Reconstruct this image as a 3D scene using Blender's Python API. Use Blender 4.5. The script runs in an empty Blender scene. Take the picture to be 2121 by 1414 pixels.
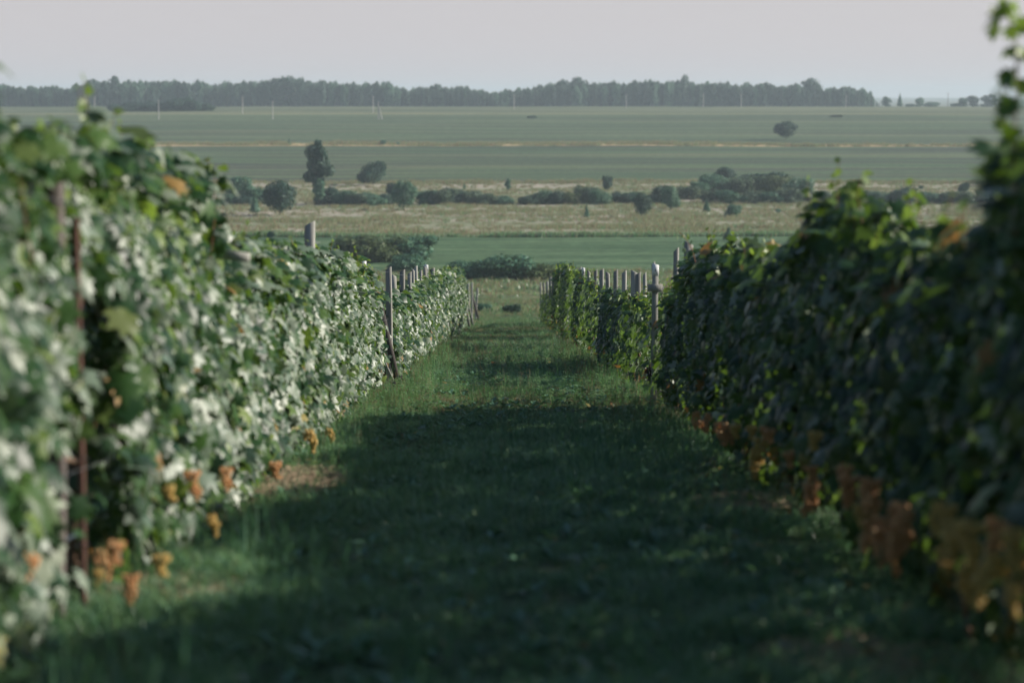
import bpy, math, random
import numpy as np
from mathutils import Vector, Matrix

R = math.radians
rng = np.random.default_rng(11)
random.seed(5)
scene = bpy.context.scene
COL = scene.collection

# ------------------------------------------------------------------ camera
W0, H0 = 2121.0, 1414.0                 # the photograph's own pixels, used to read bearings from it
LENS = 85.0
F = LENS / 36.0 * W0
EYE = 1.515
PITCH = math.atan((707.0 - 205.0) / F)
YAW = math.atan((1060.5 - 1045.0) / F)
cam_d = bpy.data.cameras.new('camera')
cam = bpy.data.objects.new('camera', cam_d)
COL.objects.link(cam)
cam.location = (0, 0, EYE)
cam.rotation_euler = (math.pi / 2 - PITCH, 0, -YAW)
cam_d.lens = LENS
cam_d.sensor_width = 36.0
cam_d.clip_start = 0.1
cam_d.clip_end = 30000
cam_d.dof.use_dof = True
cam_d.dof.focus_distance = 47.0
cam_d.dof.aperture_fstop = 1.7
scene.camera = cam

# ------------------------------------------------------------------ light
SUN_AZ, SUN_EL = R(81), R(24.8)           # azimuth from +Y towards +X
SUN_STRENGTH = 5.0
SKY_STRENGTH = 0.07
HAZE_SKY = 6.3
EXPOSURE = 0.55
world = bpy.data.worlds.new('World')
scene.world = world
world.use_nodes = True
wn, wl = world.node_tree.nodes, world.node_tree.links
wn.clear()
sky = wn.new('ShaderNodeTexSky')
sky.sky_type = 'NISHITA'
sky.sun_disc = False
sky.sun_elevation = SUN_EL
sky.sun_rotation = SUN_AZ
sky.altitude = 150
sky.air_density = 1.0
sky.dust_density = 1.0
sky.ozone_density = 2.0
bg = wn.new('ShaderNodeBackground')
bg.inputs['Strength'].default_value = SKY_STRENGTH
# milky summer haze low over the horizon, thinning evenly upwards in every direction
tcw = wn.new('ShaderNodeTexCoord'); sxw = wn.new('ShaderNodeSeparateXYZ'); wl.new(tcw.outputs['Generated'], sxw.inputs[0])
mrw = wn.new('ShaderNodeMapRange'); mrw.interpolation_type = 'SMOOTHERSTEP'
mrw.inputs['From Min'].default_value = -0.05; mrw.inputs['From Max'].default_value = 0.34
mrw.inputs['To Min'].default_value = 0.92; mrw.inputs['To Max'].default_value = 0.0
wl.new(sxw.outputs['Z'], mrw.inputs[0])
mxw = wn.new('ShaderNodeMix'); mxw.data_type = 'RGBA'
mxw.inputs['B'].default_value = tuple(c * HAZE_SKY for c in (1.005, .935, .98)) + (1,)
wo = wn.new('ShaderNodeOutputWorld')
wl.new(mrw.outputs[0], mxw.inputs['Factor']); wl.new(sky.outputs[0], mxw.inputs['A']); wl.new(mxw.outputs['Result'], bg.inputs[0])
wl.new(bg.outputs[0], wo.inputs[0])
sun_d = bpy.data.lights.new('sun', 'SUN')
sun_d.energy = SUN_STRENGTH
sun_d.angle = R(0.6)
sun_d.color = (1.0, 0.93, 0.82)
sun = bpy.data.objects.new('sun', sun_d)
COL.objects.link(sun)
sv = Vector((math.sin(SUN_AZ) * math.cos(SUN_EL), math.cos(SUN_AZ) * math.cos(SUN_EL), math.sin(SUN_EL)))
sun.rotation_euler = sv.to_track_quat('Z', 'Y').to_euler()
sun.location = sv * 60
scene.view_settings.view_transform = 'Standard'
scene.view_settings.look = 'None'
scene.view_settings.gamma = 1.0
scene.view_settings.use_curve_mapping = False
scene.view_settings.exposure = EXPOSURE
scene.render.engine = 'CYCLES'
cy = scene.cycles
cy.use_denoising = True
cy.use_adaptive_sampling = True
cy.adaptive_threshold = 0.01
cy.max_bounces = 6
cy.diffuse_bounces = 3
cy.glossy_bounces = 2
cy.transmission_bounces = 4
cy.transparent_max_bounces = 8
cy.volume_bounces = 0
cy.caustics_reflective = False
cy.caustics_refractive = False

# ------------------------------------------------------------------ helpers
def tag(o, label=None, cat=None, group=None, kind=None):
    if label: o['label'] = label
    if cat: o['category'] = cat
    if group: o['group'] = group
    if kind: o['kind'] = kind
    return o

def empty(name, loc, label=None, cat=None, group=None):
    o = bpy.data.objects.new(name, None)
    o.empty_display_size = 0.2
    COL.objects.link(o)
    o.location = loc
    return tag(o, label, cat, group)

def mesh_np(name, verts, faces, mats=(), smooth=False, midx=None):
    """verts (N,3); faces: list of (M,k) int arrays"""
    me = bpy.data.meshes.new(name)
    verts = np.asarray(verts, dtype=np.float32)
    if not isinstance(faces, (list, tuple)): faces = [faces]
    faces = [np.asarray(f, dtype=np.int32) for f in faces if len(f)]
    me.vertices.add(len(verts))
    me.vertices.foreach_set('co', verts.ravel())
    nl = sum(f.size for f in faces)
    npoly = sum(len(f) for f in faces)
    me.loops.add(nl)
    me.polygons.add(npoly)
    me.loops.foreach_set('vertex_index', np.concatenate([f.ravel() for f in faces]))
    tot = np.concatenate([np.full(len(f), f.shape[1], dtype=np.int32) for f in faces])
    start = np.concatenate([[0], np.cumsum(tot)[:-1]]).astype(np.int32)
    me.polygons.foreach_set('loop_start', start)
    if midx is not None:
        me.polygons.foreach_set('material_index', np.asarray(midx, dtype=np.int32))
    if smooth:
        me.polygons.foreach_set('use_smooth', np.ones(npoly, dtype=bool))
    for m in mats: me.materials.append(m)
    me.update(calc_edges=True)
    return me

def obj(name, me, parent=None, loc=None):
    o = bpy.data.objects.new(name, me)
    COL.objects.link(o)
    if parent is not None: o.parent = parent
    if loc is not None: o.location = loc
    return o

class Acc:
    """collects pieces for ONE mesh"""
    def __init__(s): s.v = []; s.f = {}; s.n = 0; s.mi = {}
    def add(s, v, f, m=0):
        v = np.asarray(v, float); f = np.asarray(f, int)
        s.v.append(v)
        k = f.shape[1]
        s.f.setdefault(k, []).append(f + s.n)
        s.mi.setdefault(k, []).append(np.full(len(f), m))
        s.n += len(v)
    def mesh(s, name, mats=(), smooth=False):
        ks = sorted(s.f)
        return mesh_np(name, np.concatenate(s.v), [np.concatenate(s.f[k]) for k in ks], mats, smooth,
                       np.concatenate([np.concatenate(s.mi[k]) for k in ks]))
    def box(s, p0, p1, m=0, skewtop=0.0, M=None):
        x0, y0, z0 = p0; x1, y1, z1 = p1
        v = np.array([(x0,y0,z0),(x1,y0,z0),(x1,y1,z0),(x0,y1,z0),(x0,y0,z1-skewtop),(x1,y0,z1),(x1,y1,z1),(x0,y1,z1-skewtop)], float)
        if M is not None:
            A = np.array(M); v = v @ A[:3,:3].T + A[:3,3]
        f = [(0,3,2,1),(4,5,6,7),(0,1,5,4),(1,2,6,5),(2,3,7,6),(3,0,4,7)]
        s.add(v, f, m)
    def tube(s, pts, rad, n=6, m=0):
        pts = np.asarray(pts, float); K = len(pts)
        rad = np.broadcast_to(np.asarray(rad, float), (K,))
        d = np.gradient(pts, axis=0); d /= np.linalg.norm(d, axis=1)[:, None] + 1e-9
        ref = np.where(np.abs(d[:, 2:3]) > 0.9, np.array([[1.0, 0, 0]]), np.array([[0, 0, 1.0]]))
        a = np.cross(d, ref); a /= np.linalg.norm(a, axis=1)[:, None] + 1e-9
        b = np.cross(d, a)
        th = np.arange(n) * 2 * math.pi / n
        v = pts[:, None, :] + rad[:, None, None] * (np.cos(th)[None, :, None] * a[:, None, :] + np.sin(th)[None, :, None] * b[:, None, :])
        i, j = np.meshgrid(np.arange(K - 1), np.arange(n), indexing='ij')
        i, j = i.ravel(), j.ravel(); j2 = (j + 1) % n
        f = np.stack([i*n+j, i*n+j2, (i+1)*n+j2, (i+1)*n+j], 1)
        s.add(v.reshape(-1, 3), f, m)

def vnoise(x, seed=0, freq=1.0):
    """smooth 1-D value noise in -1..1"""
    x = np.asarray(x, float) * freq + seed * 17.31
    i = np.floor(x).astype(np.int64); t = x - i; t = t*t*(3-2*t)
    h = lambda k: np.modf(np.abs(np.sin(k * 127.1 + seed * 311.7) * 43758.5453))[0]
    return (h(i) * (1-t) + h(i+1) * t) * 2 - 1

def vnoise2(x, y, seed=0):
    x = np.asarray(x, float) + seed*3.7; y = np.asarray(y, float) + seed*1.3
    i, j = np.floor(x), np.floor(y); u, v = x-i, y-j
    u = u*u*(3-2*u); v = v*v*(3-2*v)
    h = lambda a, b: np.modf(np.abs(np.sin(a*127.1 + b*311.7 + seed*74.7) * 43758.5453))[0]
    return ((h(i,j)*(1-u)+h(i+1,j)*u)*(1-v) + (h(i,j+1)*(1-u)+h(i+1,j+1)*u)*v)*2-1

# ------------------------------------------------------------------ terrain profile
def angle_below(y):                      # angle under the horizontal of the photograph's line y
    return PITCH + math.atan((y - 707.0) / F)
SLOPE = math.tan(angle_below(615.0))
_ctl = [(-60, None), (0, None), (60, None), (120, None), (190, None), (285, 588), (330, 562), (430, 490), (560, 432), (690, 380),
        (950, 303), (1130, 266), (1300, 238), (1500, 228), (1800, 221.5), (1950, 220.5), (2500, 224), (5000, 213), (8500, 203), (12000, 204)]
_D = np.array([c[0] for c in _ctl], float)
_E = np.array([(-c[0]*SLOPE) if c[1] is None else EYE - c[0]*math.tan(angle_below(c[1])) for c in _ctl])
_m = np.zeros(len(_D)); _dl = np.diff(_E)/np.diff(_D)
_m[0] = _dl[0]; _m[-1] = _dl[-1]
_m[1:-1] = (_dl[:-1]*np.diff(_D)[1:] + _dl[1:]*np.diff(_D)[:-1])/(np.diff(_D)[1:]+np.diff(_D)[:-1])
def prof(d):
    d = np.clip(np.asarray(d, float), _D[0], _D[-1])
    k = np.clip(np.searchsorted(_D, d, side='right')-1, 0, len(_D)-2)
    h = _D[k+1]-_D[k]; t = (d-_D[k])/h
    return ((2*t**3-3*t**2+1)*_E[k] + (t**3-2*t**2+t)*h*_m[k] + (-2*t**3+3*t**2)*_E[k+1] + (t**3-t**2)*h*_m[k+1])
def ground(x, d):
    x = np.asarray(x, float); d = np.asarray(d, float)
    far = np.clip((d-210)/300, 0, 1)
    near = np.clip((d-4)/20, 0, 1)
    return prof(d) + far*(0.35*vnoise2(x/60, d/60, 3)) + 0.9*np.clip((d-900)/600, 0, 1)*vnoise2(x/260, d/200, 5)*np.clip((1900-d)/300,0,1) \
        + (1-far)*0.035*vnoise2(x/1.3, d/2.6, 7)
def gz(x, d): return float(ground(x, d))
def px2x(px, d): return d * math.tan(math.atan((px-1060.5)/F) + YAW)
_ds = np.linspace(200, 1950, 3501); _ys = 707 + F*np.tan(np.arctan((EYE-prof(_ds))/_ds) - PITCH)
def y2d(y):                              # distance at which the ground meets line y
    return float(np.interp(-y, -_ys[::-1][::-1], _ds)) if _ys[0] < _ys[-1] else float(np.interp(y, _ys[::-1], _ds[::-1]))

# ------------------------------------------------------------------ materials
def new_mat(name):
    m = bpy.data.materials.new(name); m.use_nodes = True
    n, l = m.node_tree.nodes, m.node_tree.links
    return m, n, l, n['Principled BSDF'], n['Material Output']

def ramp(n, stops, interp='LINEAR'):
    r = n.new('ShaderNodeValToRGB'); cr = r.color_ramp; cr.interpolation = interp
    while len(cr.elements) > 1: cr.elements.remove(cr.elements[-1])
    cr.elements[0].position = stops[0][0]; cr.elements[0].color = (*stops[0][1], 1)
    for p, c in stops[1:]:
        e = cr.elements.new(p); e.color = (*c, 1)
    return r

def island_random(n, l):
    g = n.new('ShaderNodeNewGeometry'); oi = n.new('ShaderNodeObjectInfo')
    a = n.new('ShaderNodeMath'); a.operation = 'ADD'
    l.new(g.outputs['Random Per Island'], a.inputs[0]); l.new(oi.outputs['Random'], a.inputs[1])
    f = n.new('ShaderNodeMath'); f.operation = 'FRACT'; l.new(a.outputs[0], f.inputs[0])
    return g, f

def leaf_material(name, stops, back=(0.16, 0.22, 0.15), rough=0.42, spec=0.5, transl=0.28, tcol=(0.16, 0.26, 0.03), patch=0.0):
    m, n, l, b, out = new_mat(name)
    g, f = island_random(n, l)
    r = ramp(n, stops); l.new(f.outputs[0], r.inputs[0])
    col = r.outputs[0]
    if patch:
        nz = n.new('ShaderNodeTexNoise'); nz.inputs['Scale'].default_value = patch; nz.inputs['Detail'].default_value = 3
        l.new(g.outputs['Position'], nz.inputs['Vector'])
        h = n.new('ShaderNodeHueSaturation'); l.new(col, h.inputs['Color'])
        mr = n.new('ShaderNodeMapRange'); mr.inputs['From Min'].default_value = .3; mr.inputs['From Max'].default_value = .7
        mr.inputs['To Min'].default_value = .38; mr.inputs['To Max'].default_value = 1.55
        l.new(nz.outputs[0], mr.inputs[0]); l.new(mr.outputs[0], h.inputs['Value']); col = h.outputs[0]
    mx = n.new('ShaderNodeMix'); mx.data_type = 'RGBA'
    l.new(g.outputs['Backfacing'], mx.inputs['Factor']); l.new(col, mx.inputs['A']); mx.inputs['B'].default_value = (*back, 1)
    l.new(mx.outputs['Result'], b.inputs['Base Color'])
    b.inputs['Roughness'].default_value = rough
    b.inputs['Specular IOR Level'].default_value = spec
    if transl > 0:
        t = n.new('ShaderNodeBsdfTranslucent'); t.inputs['Color'].default_value = (*tcol, 1)
        ms = n.new('ShaderNodeMixShader'); ms.inputs[0].default_value = transl
        l.new(b.outputs[0], ms.inputs[1]); l.new(t.outputs[0], ms.inputs[2]); l.new(ms.outputs[0], out.inputs['Surface'])
    return m

def field_material(name, stops, scale=0.05, stretch=(1, 1, 1), fine=1.0, bump=0.0, stops2=None, scale2=0.01, streak=None):
    """noise-coloured ground; world-position based"""
    m, n, l, b, out = new_mat(name)
    g = n.new('ShaderNodeNewGeometry')
    mp = n.new('ShaderNodeMapping'); mp.inputs['Scale'].default_value = stretch
    l.new(g.outputs['Position'], mp.inputs['Vector'])
    a = n.new('ShaderNodeTexNoise'); a.inputs['Scale'].default_value = scale; a.inputs['Detail'].default_value = 8; a.inputs['Roughness'].default_value = 0.62
    l.new(mp.outputs[0], a.inputs['Vector'])
    r = ramp(n, stops); l.new(a.outputs[0], r.inputs[0])
    col = r.outputs[0]
    if streak:
        mp2 = n.new('ShaderNodeMapping'); mp2.inputs['Scale'].default_value = streak[1]
        l.new(g.outputs['Position'], mp2.inputs['Vector'])
        c = n.new('ShaderNodeTexNoise'); c.inputs['Scale'].default_value = 1.0; c.inputs['Detail'].default_value = 5; c.inputs['Roughness'].default_value = .6
        l.new(mp2.outputs[0], c.inputs['Vector'])
        mr = n.new('ShaderNodeMapRange'); mr.inputs['From Min'].default_value = .44; mr.inputs['From Max'].default_value = .58
        l.new(c.outputs[0], mr.inputs[0])
        mx = n.new('ShaderNodeMix'); mx.data_type = 'RGBA'
        l.new(mr.outputs[0], mx.inputs['Factor']); l.new(col, mx.inputs['A']); mx.inputs['B'].default_value = (*streak[0], 1)
        col = mx.outputs['Result']
    f = n.new('ShaderNodeTexNoise'); f.inputs['Scale'].default_value = fine; f.inputs['Detail'].default_value = 6; f.inputs['Roughness'].default_value = .7
    l.new(g.outputs['Position'], f.inputs['Vector'])
    mr = n.new('ShaderNodeMapRange'); mr.inputs['From Min'].default_value = .3; mr.inputs['From Max'].default_value = .7
    mr.inputs['To Min'].default_value = .55; mr.inputs['To Max'].default_value = 1.45
    l.new(f.outputs[0], mr.inputs[0])
    h = n.new('ShaderNodeHueSaturation'); l.new(col, h.inputs['Color']); l.new(mr.outputs[0], h.inputs['Value'])
    l.new(h.outputs[0], b.inputs['Base Color'])
    b.inputs['Roughness'].default_value = 0.95
    b.inputs['Specular IOR Level'].default_value = 0.1
    if bump:
        bp = n.new('ShaderNodeBump'); bp.inputs['Strength'].default_value = 1.0; bp.inputs['Distance'].default_value = bump
        l.new(f.outputs[0], bp.inputs['Height']); l.new(bp.outputs[0], b.inputs['Normal'])
    return m

def wood_material(name, c0, c1, rough=0.85):
    m, n, l, b, out = new_mat(name)
    tc = n.new('ShaderNodeTexCoord'); mp = n.new('ShaderNodeMapping'); mp.inputs['Scale'].default_value = (40, 40, 2.2)
    l.new(tc.outputs['Object'], mp.inputs['Vector'])
    a = n.new('ShaderNodeTexNoise'); a.inputs['Scale'].default_value = 1; a.inputs['Detail'].default_value = 6; a.inputs['Roughness'].default_value = .65
    l.new(mp.outputs[0], a.inputs['Vector'])
    r = ramp(n, [(.3, c0), (.7, c1)]); l.new(a.outputs[0], r.inputs[0])
    oi = n.new('ShaderNodeObjectInfo')
    mr = n.new('ShaderNodeMapRange'); mr.inputs['To Min'].default_value = .7; mr.inputs['To Max'].default_value = 1.25
    l.new(oi.outputs['Random'], mr.inputs[0])
    h = n.new('ShaderNodeHueSaturation'); l.new(r.outputs[0], h.inputs['Color']); l.new(mr.outputs[0], h.inputs['Value'])
    l.new(h.outputs[0], b.inputs['Base Color']); b.inputs['Roughness'].default_value = rough
    bp = n.new('ShaderNodeBump'); bp.inputs['Strength'].default_value = .5; bp.inputs['Distance'].default_value = .004
    l.new(a.outputs[0], bp.inputs['Height']); l.new(bp.outputs[0], b.inputs['Normal'])
    return m

def plain(name, c, rough=.7, metal=0.0, spec=.5):
    m, n, l, b, out = new_mat(name)
    tc = n.new('ShaderNodeTexCoord'); a = n.new('ShaderNodeTexNoise'); a.inputs['Scale'].default_value = 30; a.inputs['Detail'].default_value = 5
    l.new(tc.outputs['Object'], a.inputs['Vector'])
    r = ramp(n, [(.3, tuple(x*.7 for x in c)), (.7, tuple(min(1, x*1.2) for x in c))]); l.new(a.outputs[0], r.inputs[0])
    l.new(r.outputs[0], b.inputs['Base Color'])
    b.inputs['Roughness'].default_value = rough; b.inputs['Metallic'].default_value = metal; b.inputs['Specular IOR Level'].default_value = spec
    return m

M = {}
vine_green = [(0, (.008, .028, .013)), (.35, (.015, .048, .017)), (.7, (.032, .082, .020)), (.95, (.07, .13, .03)), (1, (.11, .14, .04))]
M['vine'] = leaf_material('vine_leaf', vine_green, back=(.17, .21, .15), rough=.42, spec=.36, transl=.24, tcol=(.17, .30, .03))
M['vine_pale'] = leaf_material('painted_glint_vine_leaf', [(0, (.08, .13, .085)), (.5, (.145, .19, .13)), (1, (.235, .27, .20))], back=(.17, .22, .16), rough=.47, spec=.6, transl=.15, tcol=(.2, .3, .1))  # pale leaf colour paints in the silvery sun glints
M['vine_tip'] = leaf_material('vine_tip_leaf', [(0, (.10, .17, .03)), (.6, (.14, .22, .04)), (1, (.20, .26, .06))], back=(.20, .27, .12), rough=.4, transl=.4, tcol=(.25, .38, .05))
M['vine_dry'] = leaf_material('vine_dry_leaf', [(0, (.20, .10, .03)), (.5, (.26, .16, .04)), (1, (.22, .22, .05))], back=(.25, .18, .09), rough=.6, transl=.25, tcol=(.4, .2, .04))
M['bark'] = wood_material('vine_bark', (.06, .035, .022), (.16, .09, .055))
M['cane'] = wood_material('vine_cane', (.13, .055, .03), (.22, .10, .05))
M['greencane'] = plain('green_shoot', (.12, .16, .05), .6)
M['board'] = wood_material('weathered_board', (.19, .188, .17), (.38, .375, .335))
M['board_dark'] = wood_material('dark_board', (.05, .042, .038), (.12, .10, .09))
M['white_paint'] = plain('white_paint', (.72, .72, .72), .6)
M['rust'] = plain('rusty_steel', (.10, .045, .03), .8)
M['wire'] = plain('galvanised_wire', (.35, .35, .36), .4, .8)
M['hose'] = plain('drip_hose', (.05, .07, .09), .35)
M['concrete'] = plain('pole_concrete', (.50, .47, .45), .9)
M['dark_metal'] = plain('pole_fittings', (.12, .11, .11), .6)
M['tree_bark'] = wood_material('tree_bark', (.05, .04, .03), (.14, .11, .085))

def grape_material(name, c0, c1):
    m, n, l, b, out = new_mat(name)
    g, f = island_random(n, l)
    r = ramp(n, [(0, c0), (1, c1)]); l.new(f.outputs[0], r.inputs[0]); l.new(r.outputs[0], b.inputs['Base Color'])
    b.inputs['Roughness'].default_value = .38
    b.inputs['Subsurface Weight'].default_value = 0.0
    t = n.new('ShaderNodeBsdfTranslucent'); l.new(r.outputs[0], t.inputs['Color'])
    ms = n.new('ShaderNodeMixShader'); ms.inputs[0].default_value = .25
    l.new(b.outputs[0], ms.inputs[1]); l.new(t.outputs[0], ms.inputs[2]); l.new(ms.outputs[0], out.inputs['Surface'])
    return m
M['grape_amber'] = grape_material('amber_grape', (.62, .40, .10), (.72, .54, .20))
M['grape_pink'] = grape_material('pink_grape', (.66, .32, .12), (.74, .46, .22))
M['grape_dark'] = grape_material('dark_grape', (.012, .012, .03), (.04, .025, .06))

# ground covers
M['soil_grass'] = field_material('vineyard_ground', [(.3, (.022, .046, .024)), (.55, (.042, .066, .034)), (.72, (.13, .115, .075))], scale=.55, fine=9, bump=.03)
M['rough'] = field_material('rough_slope', [(.35, (0.069, 0.101, 0.046)), (.55, (0.125, 0.149, 0.072)), (.7, (0.237, 0.216, 0.117))], scale=.12, stretch=(.5, 1, 1), fine=1.6, bump=.2)
M['green_field'] = field_material('green_field', [(.3, (0.070, 0.130, 0.064)), (.55, (0.105, 0.170, 0.082)), (.75, (0.150, 0.195, 0.100))], scale=.06, stretch=(.25, 1.3, 1), fine=.5, bump=.25, streak=((0.052, 0.105, 0.048), (.012, .16, 1)))
M['meadow'] = field_material('dry_meadow', [(.3, (0.30, 0.29, 0.22)), (.5, (0.38, 0.34, 0.27)), (.75, (0.43, 0.375, 0.30))], scale=.05, stretch=(.35, 1, 1), fine=1.1, bump=.4,
                             streak=((0.190, 0.224, 0.123), (.010, .06, 1)))
M['field_low'] = field_material('lower_crop_field', [(.36, (0.052, 0.095, 0.050)), (.5, (0.092, 0.140, 0.068)), (.66, (0.140, 0.152, 0.086))], scale=.02, stretch=(.25, 2.2, 1), fine=.6, bump=.25,
                                streak=((0.055, 0.068, 0.048), (.0035, .09, 1)))
M['strip'] = field_material('dry_grass_strip', [(.3, (0.330, 0.242, 0.132)), (.6, (0.462, 0.341, 0.187)), (.75, (0.242, 0.220, 0.110))], scale=.06, stretch=(.3, 1, 1), fine=.5, bump=.3)
M['field_up'] = field_material('upper_crop_field', [(.36, (0.055, 0.095, 0.052)), (.5, (0.098, 0.145, 0.072)), (.66, (0.142, 0.154, 0.088))], scale=.016, stretch=(.2, 2.0, 1), fine=.4, bump=.25,
                               streak=((0.063, 0.082, 0.050), (.0016, .045, 1)))
M['verge'] = field_material('far_verge', [(.35, (0.130, 0.156, 0.085)), (.6, (0.195, 0.195, 0.111))], scale=.02, stretch=(.15, 1.2, 1), fine=.3, bump=.3,
                            streak=((0.072, 0.098, 0.058), (.0015, .03, 1)))
M['far'] = field_material('far_land', [(.35, (.09, .11, .07)), (.6, (.14, .15, .09))], scale=.004, fine=.05)

# ------------------------------------------------------------------ haze
def haze():
    a = Acc(); a.box((-5200, -90, -30.5), (5200, 9800, 47))
    m = bpy.data.materials.new('haze'); m.use_nodes = True
    n, l = m.node_tree.nodes, m.node_tree.links
    n.clear()
    v = n.new('ShaderNodeVolumePrincipled'); out = n.new('ShaderNodeOutputMaterial')
    v.inputs['Color'].default_value = (.74, .89, .97, 1)
    v.inputs['Density'].default_value = 0.00017
    v.inputs['Anisotropy'].default_value = 0.1
    l.new(v.outputs[0], out.inputs['Volume'])
    o = obj('haze', a.mesh('haze', [m]))
    tag(o, kind='stuff')
haze()

# ------------------------------------------------------------------ terrain strips
def strip(name, d0, d1, steps, mat, hw0, nx, w0=0.0, w1=0.0, s0=1, s1=1):
    """a band of ground between two wavering edges; neighbours share their edge"""
    ts = np.linspace(0, 1, steps+1)
    u = np.linspace(-1, 1, nx+1)
    V = []
    for t in ts:
        d = d0 + (d1-d0)*t
        hw = np.interp(d, [-60, 0, 200, 1000, 3000, 12000], [60, 60, 300, 900, 2600, 9000])
        x = u*hw
        ww = 1-t
        dd = d + ww*w0*(vnoise(x/ (60+w0*6), s0) + .35*vnoise(x/ (9+w0), s0+9)) + t*w1*(vnoise(x/(60+w1*6), s1) + .35*vnoise(x/(9+w1), s1+9))
        V.append(np.stack([x, dd, ground(x, dd)], 1))
    V = np.concatenate(V)
    i, j = np.meshgrid(np.arange(steps), np.arange(nx), indexing='ij'); i, j = i.ravel(), j.ravel()
    f = np.stack([i*(nx+1)+j, i*(nx+1)+j+1, (i+1)*(nx+1)+j+1, (i+1)*(nx+1)+j], 1)
    o = obj(name, mesh_np(name, V, f, [mat], smooth=True))
    tag(o, kind='structure')
NX = 240
# near ground is finer so that its unevenness is real
def near_ground():
    ds = np.concatenate([np.arange(-60, 0, 4), np.arange(0, 70, .7), np.arange(70, 232, 2.5)]); ds = np.append(ds, 232.0)
    V = []
    us = np.concatenate([np.linspace(-1, -.2, 20)[:-1], np.linspace(-.2, .2, NX-38+1), np.linspace(.2, 1, 20)[1:]])
    us = np.linspace(-1, 1, NX+1)
    for d in ds:
        hw = np.interp(d, [-60, 0, 200, 232], [60, 60, 300, np.interp(232, [200, 1000], [300, 900])])
        x = np.sign(us)*np.abs(us)**np.interp(d, [0, 120, 232], [1.7, 1.3, 1.0])*hw
        dd = np.full_like(x, d)
        if d == 232.0: dd = d + 6*(vnoise(x/96, 21) + .35*vnoise(x/15, 30))
        V.append(np.stack([x, dd, ground(x, dd)], 1))
    V = np.concatenate(V); n = len(ds)-1
    i, j = np.meshgrid(np.arange(n), np.arange(NX), indexing='ij'); i, j = i.ravel(), j.ravel()
    f = np.stack([i*(NX+1)+j, i*(NX+1)+j+1, (i+1)*(NX+1)+j+1, (i+1)*(NX+1)+j], 1)
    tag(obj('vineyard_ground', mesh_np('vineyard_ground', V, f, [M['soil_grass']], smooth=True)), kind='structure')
near_ground()
strip('rough_slope', 232, 335, 30, M['rough'], 0, NX, 6, 5, 21, 22)
strip('green_field', 335, 432, 14, M['green_field'], 0, NX, 5, 4, 22, 23)
strip('dry_meadow', 432, 700, 40, M['meadow'], 0, NX, 4, 5, 23, 24)
strip('lower_field', 700, 948, 20, M['field_low'], 0, NX, 5, 4, 24, 25)
strip('dry_grass_strip', 948, 972, 3, M['strip'], 0, NX, 4, 5, 25, 26)
strip('upper_field', 972, 1290, 20, M['field_up'], 0, NX, 5, 9, 26, 27)
strip('far_verge', 1290, 1850, 30, M['verge'], 0, NX, 9, 0, 27, 28)
strip('far_land', 1850, 11800, 60, M['far'], 0, NX)

# ------------------------------------------------------------------ leaves
def unit(a): return a / (np.linalg.norm(a, axis=-1, keepdims=True) + 1e-9)
def leaf_template(lod, seed=0):
    r = np.random.default_rng(100+seed)
    if lod == 0:
        half = [(.15, -.13), (.42, -.11), (.31, .09), (.60, .33), (.29, .43), (.36, .72), (.13, .66)]
    elif lod == 1:
        half = [(.30, -.10), (.55, .30), (.30, .52), (.26, .74)]
    else:
        half = [(.46, .20)]
    right = [(x, y) for x, y in half]; left = [(-x, y) for x, y in reversed(half)]
    pts = [(0, 0)] + right + [(0, 1.0)] + left
    pts = np.array(pts, float)
    pts[1:] += r.normal(0, .025, pts[1:].shape)
    ctr = np.array([[0, .33]])
    P = np.concatenate([ctr, pts]) if lod < 2 else pts
    x, y = P[:, 0], P[:, 1]-.4
    z = -.30*np.abs(x)**1.3 - .22*y*y + (r.normal(0, .03, len(P)) if lod < 2 else 0)
    V = np.stack([x, y+.4, z], 1)
    if lod < 2:
        n = len(pts); k = np.arange(n)
        Fc = np.stack([np.zeros(n, int), 1+k, 1+(k+1) % n], 1)
    else:
        Fc = np.array([(0, 1, 2), (0, 2, 3)])
    return V, Fc
TPL = {l: [leaf_template(l, s) for s in range(5 if l == 0 else 3)] for l in (0, 1, 2)}
LEAF_ME = {}
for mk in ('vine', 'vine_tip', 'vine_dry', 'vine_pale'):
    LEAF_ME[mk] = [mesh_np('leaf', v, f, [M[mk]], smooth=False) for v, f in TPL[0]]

def leaf_frames(nrm, down=1.0, jit=.5, g=None):
    """axes (X,Y tip,Z normal) for leaves whose blades face roughly nrm and whose tips hang down"""
    g = g or rng
    n = len(nrm)
    N = unit(nrm + g.normal(0, jit, (n, 3)))
    T = np.tile([0, 0, -down], (n, 1)) + g.normal(0, .45, (n, 3)) + .35*nrm
    T = unit(T - (T*N).sum(1, keepdims=True)*N)
    X = np.cross(T, N)
    return X, T, N
def bake_leaves(acc, P, X, T, N, S, lod, m=0):
    tp = TPL[lod]; n = len(P)
    which = np.arange(n) % len(tp)
    for w, (v, f) in enumerate(tp):
        k = np.where(which == w)[0]
        if not len(k): continue
        s = S[k][:, None, None]
        V = P[k][:, None, :] + s*(v[None, :, 0:1]*X[k][:, None, :] + v[None, :, 1:2]*T[k][:, None, :] + v[None, :, 2:3]*N[k][:, None, :])
        FF = f[None] + (np.arange(len(k))*len(v))[:, None, None]
        acc.add(V.reshape(-1, 3), FF.reshape(-1, 3), m)

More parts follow.
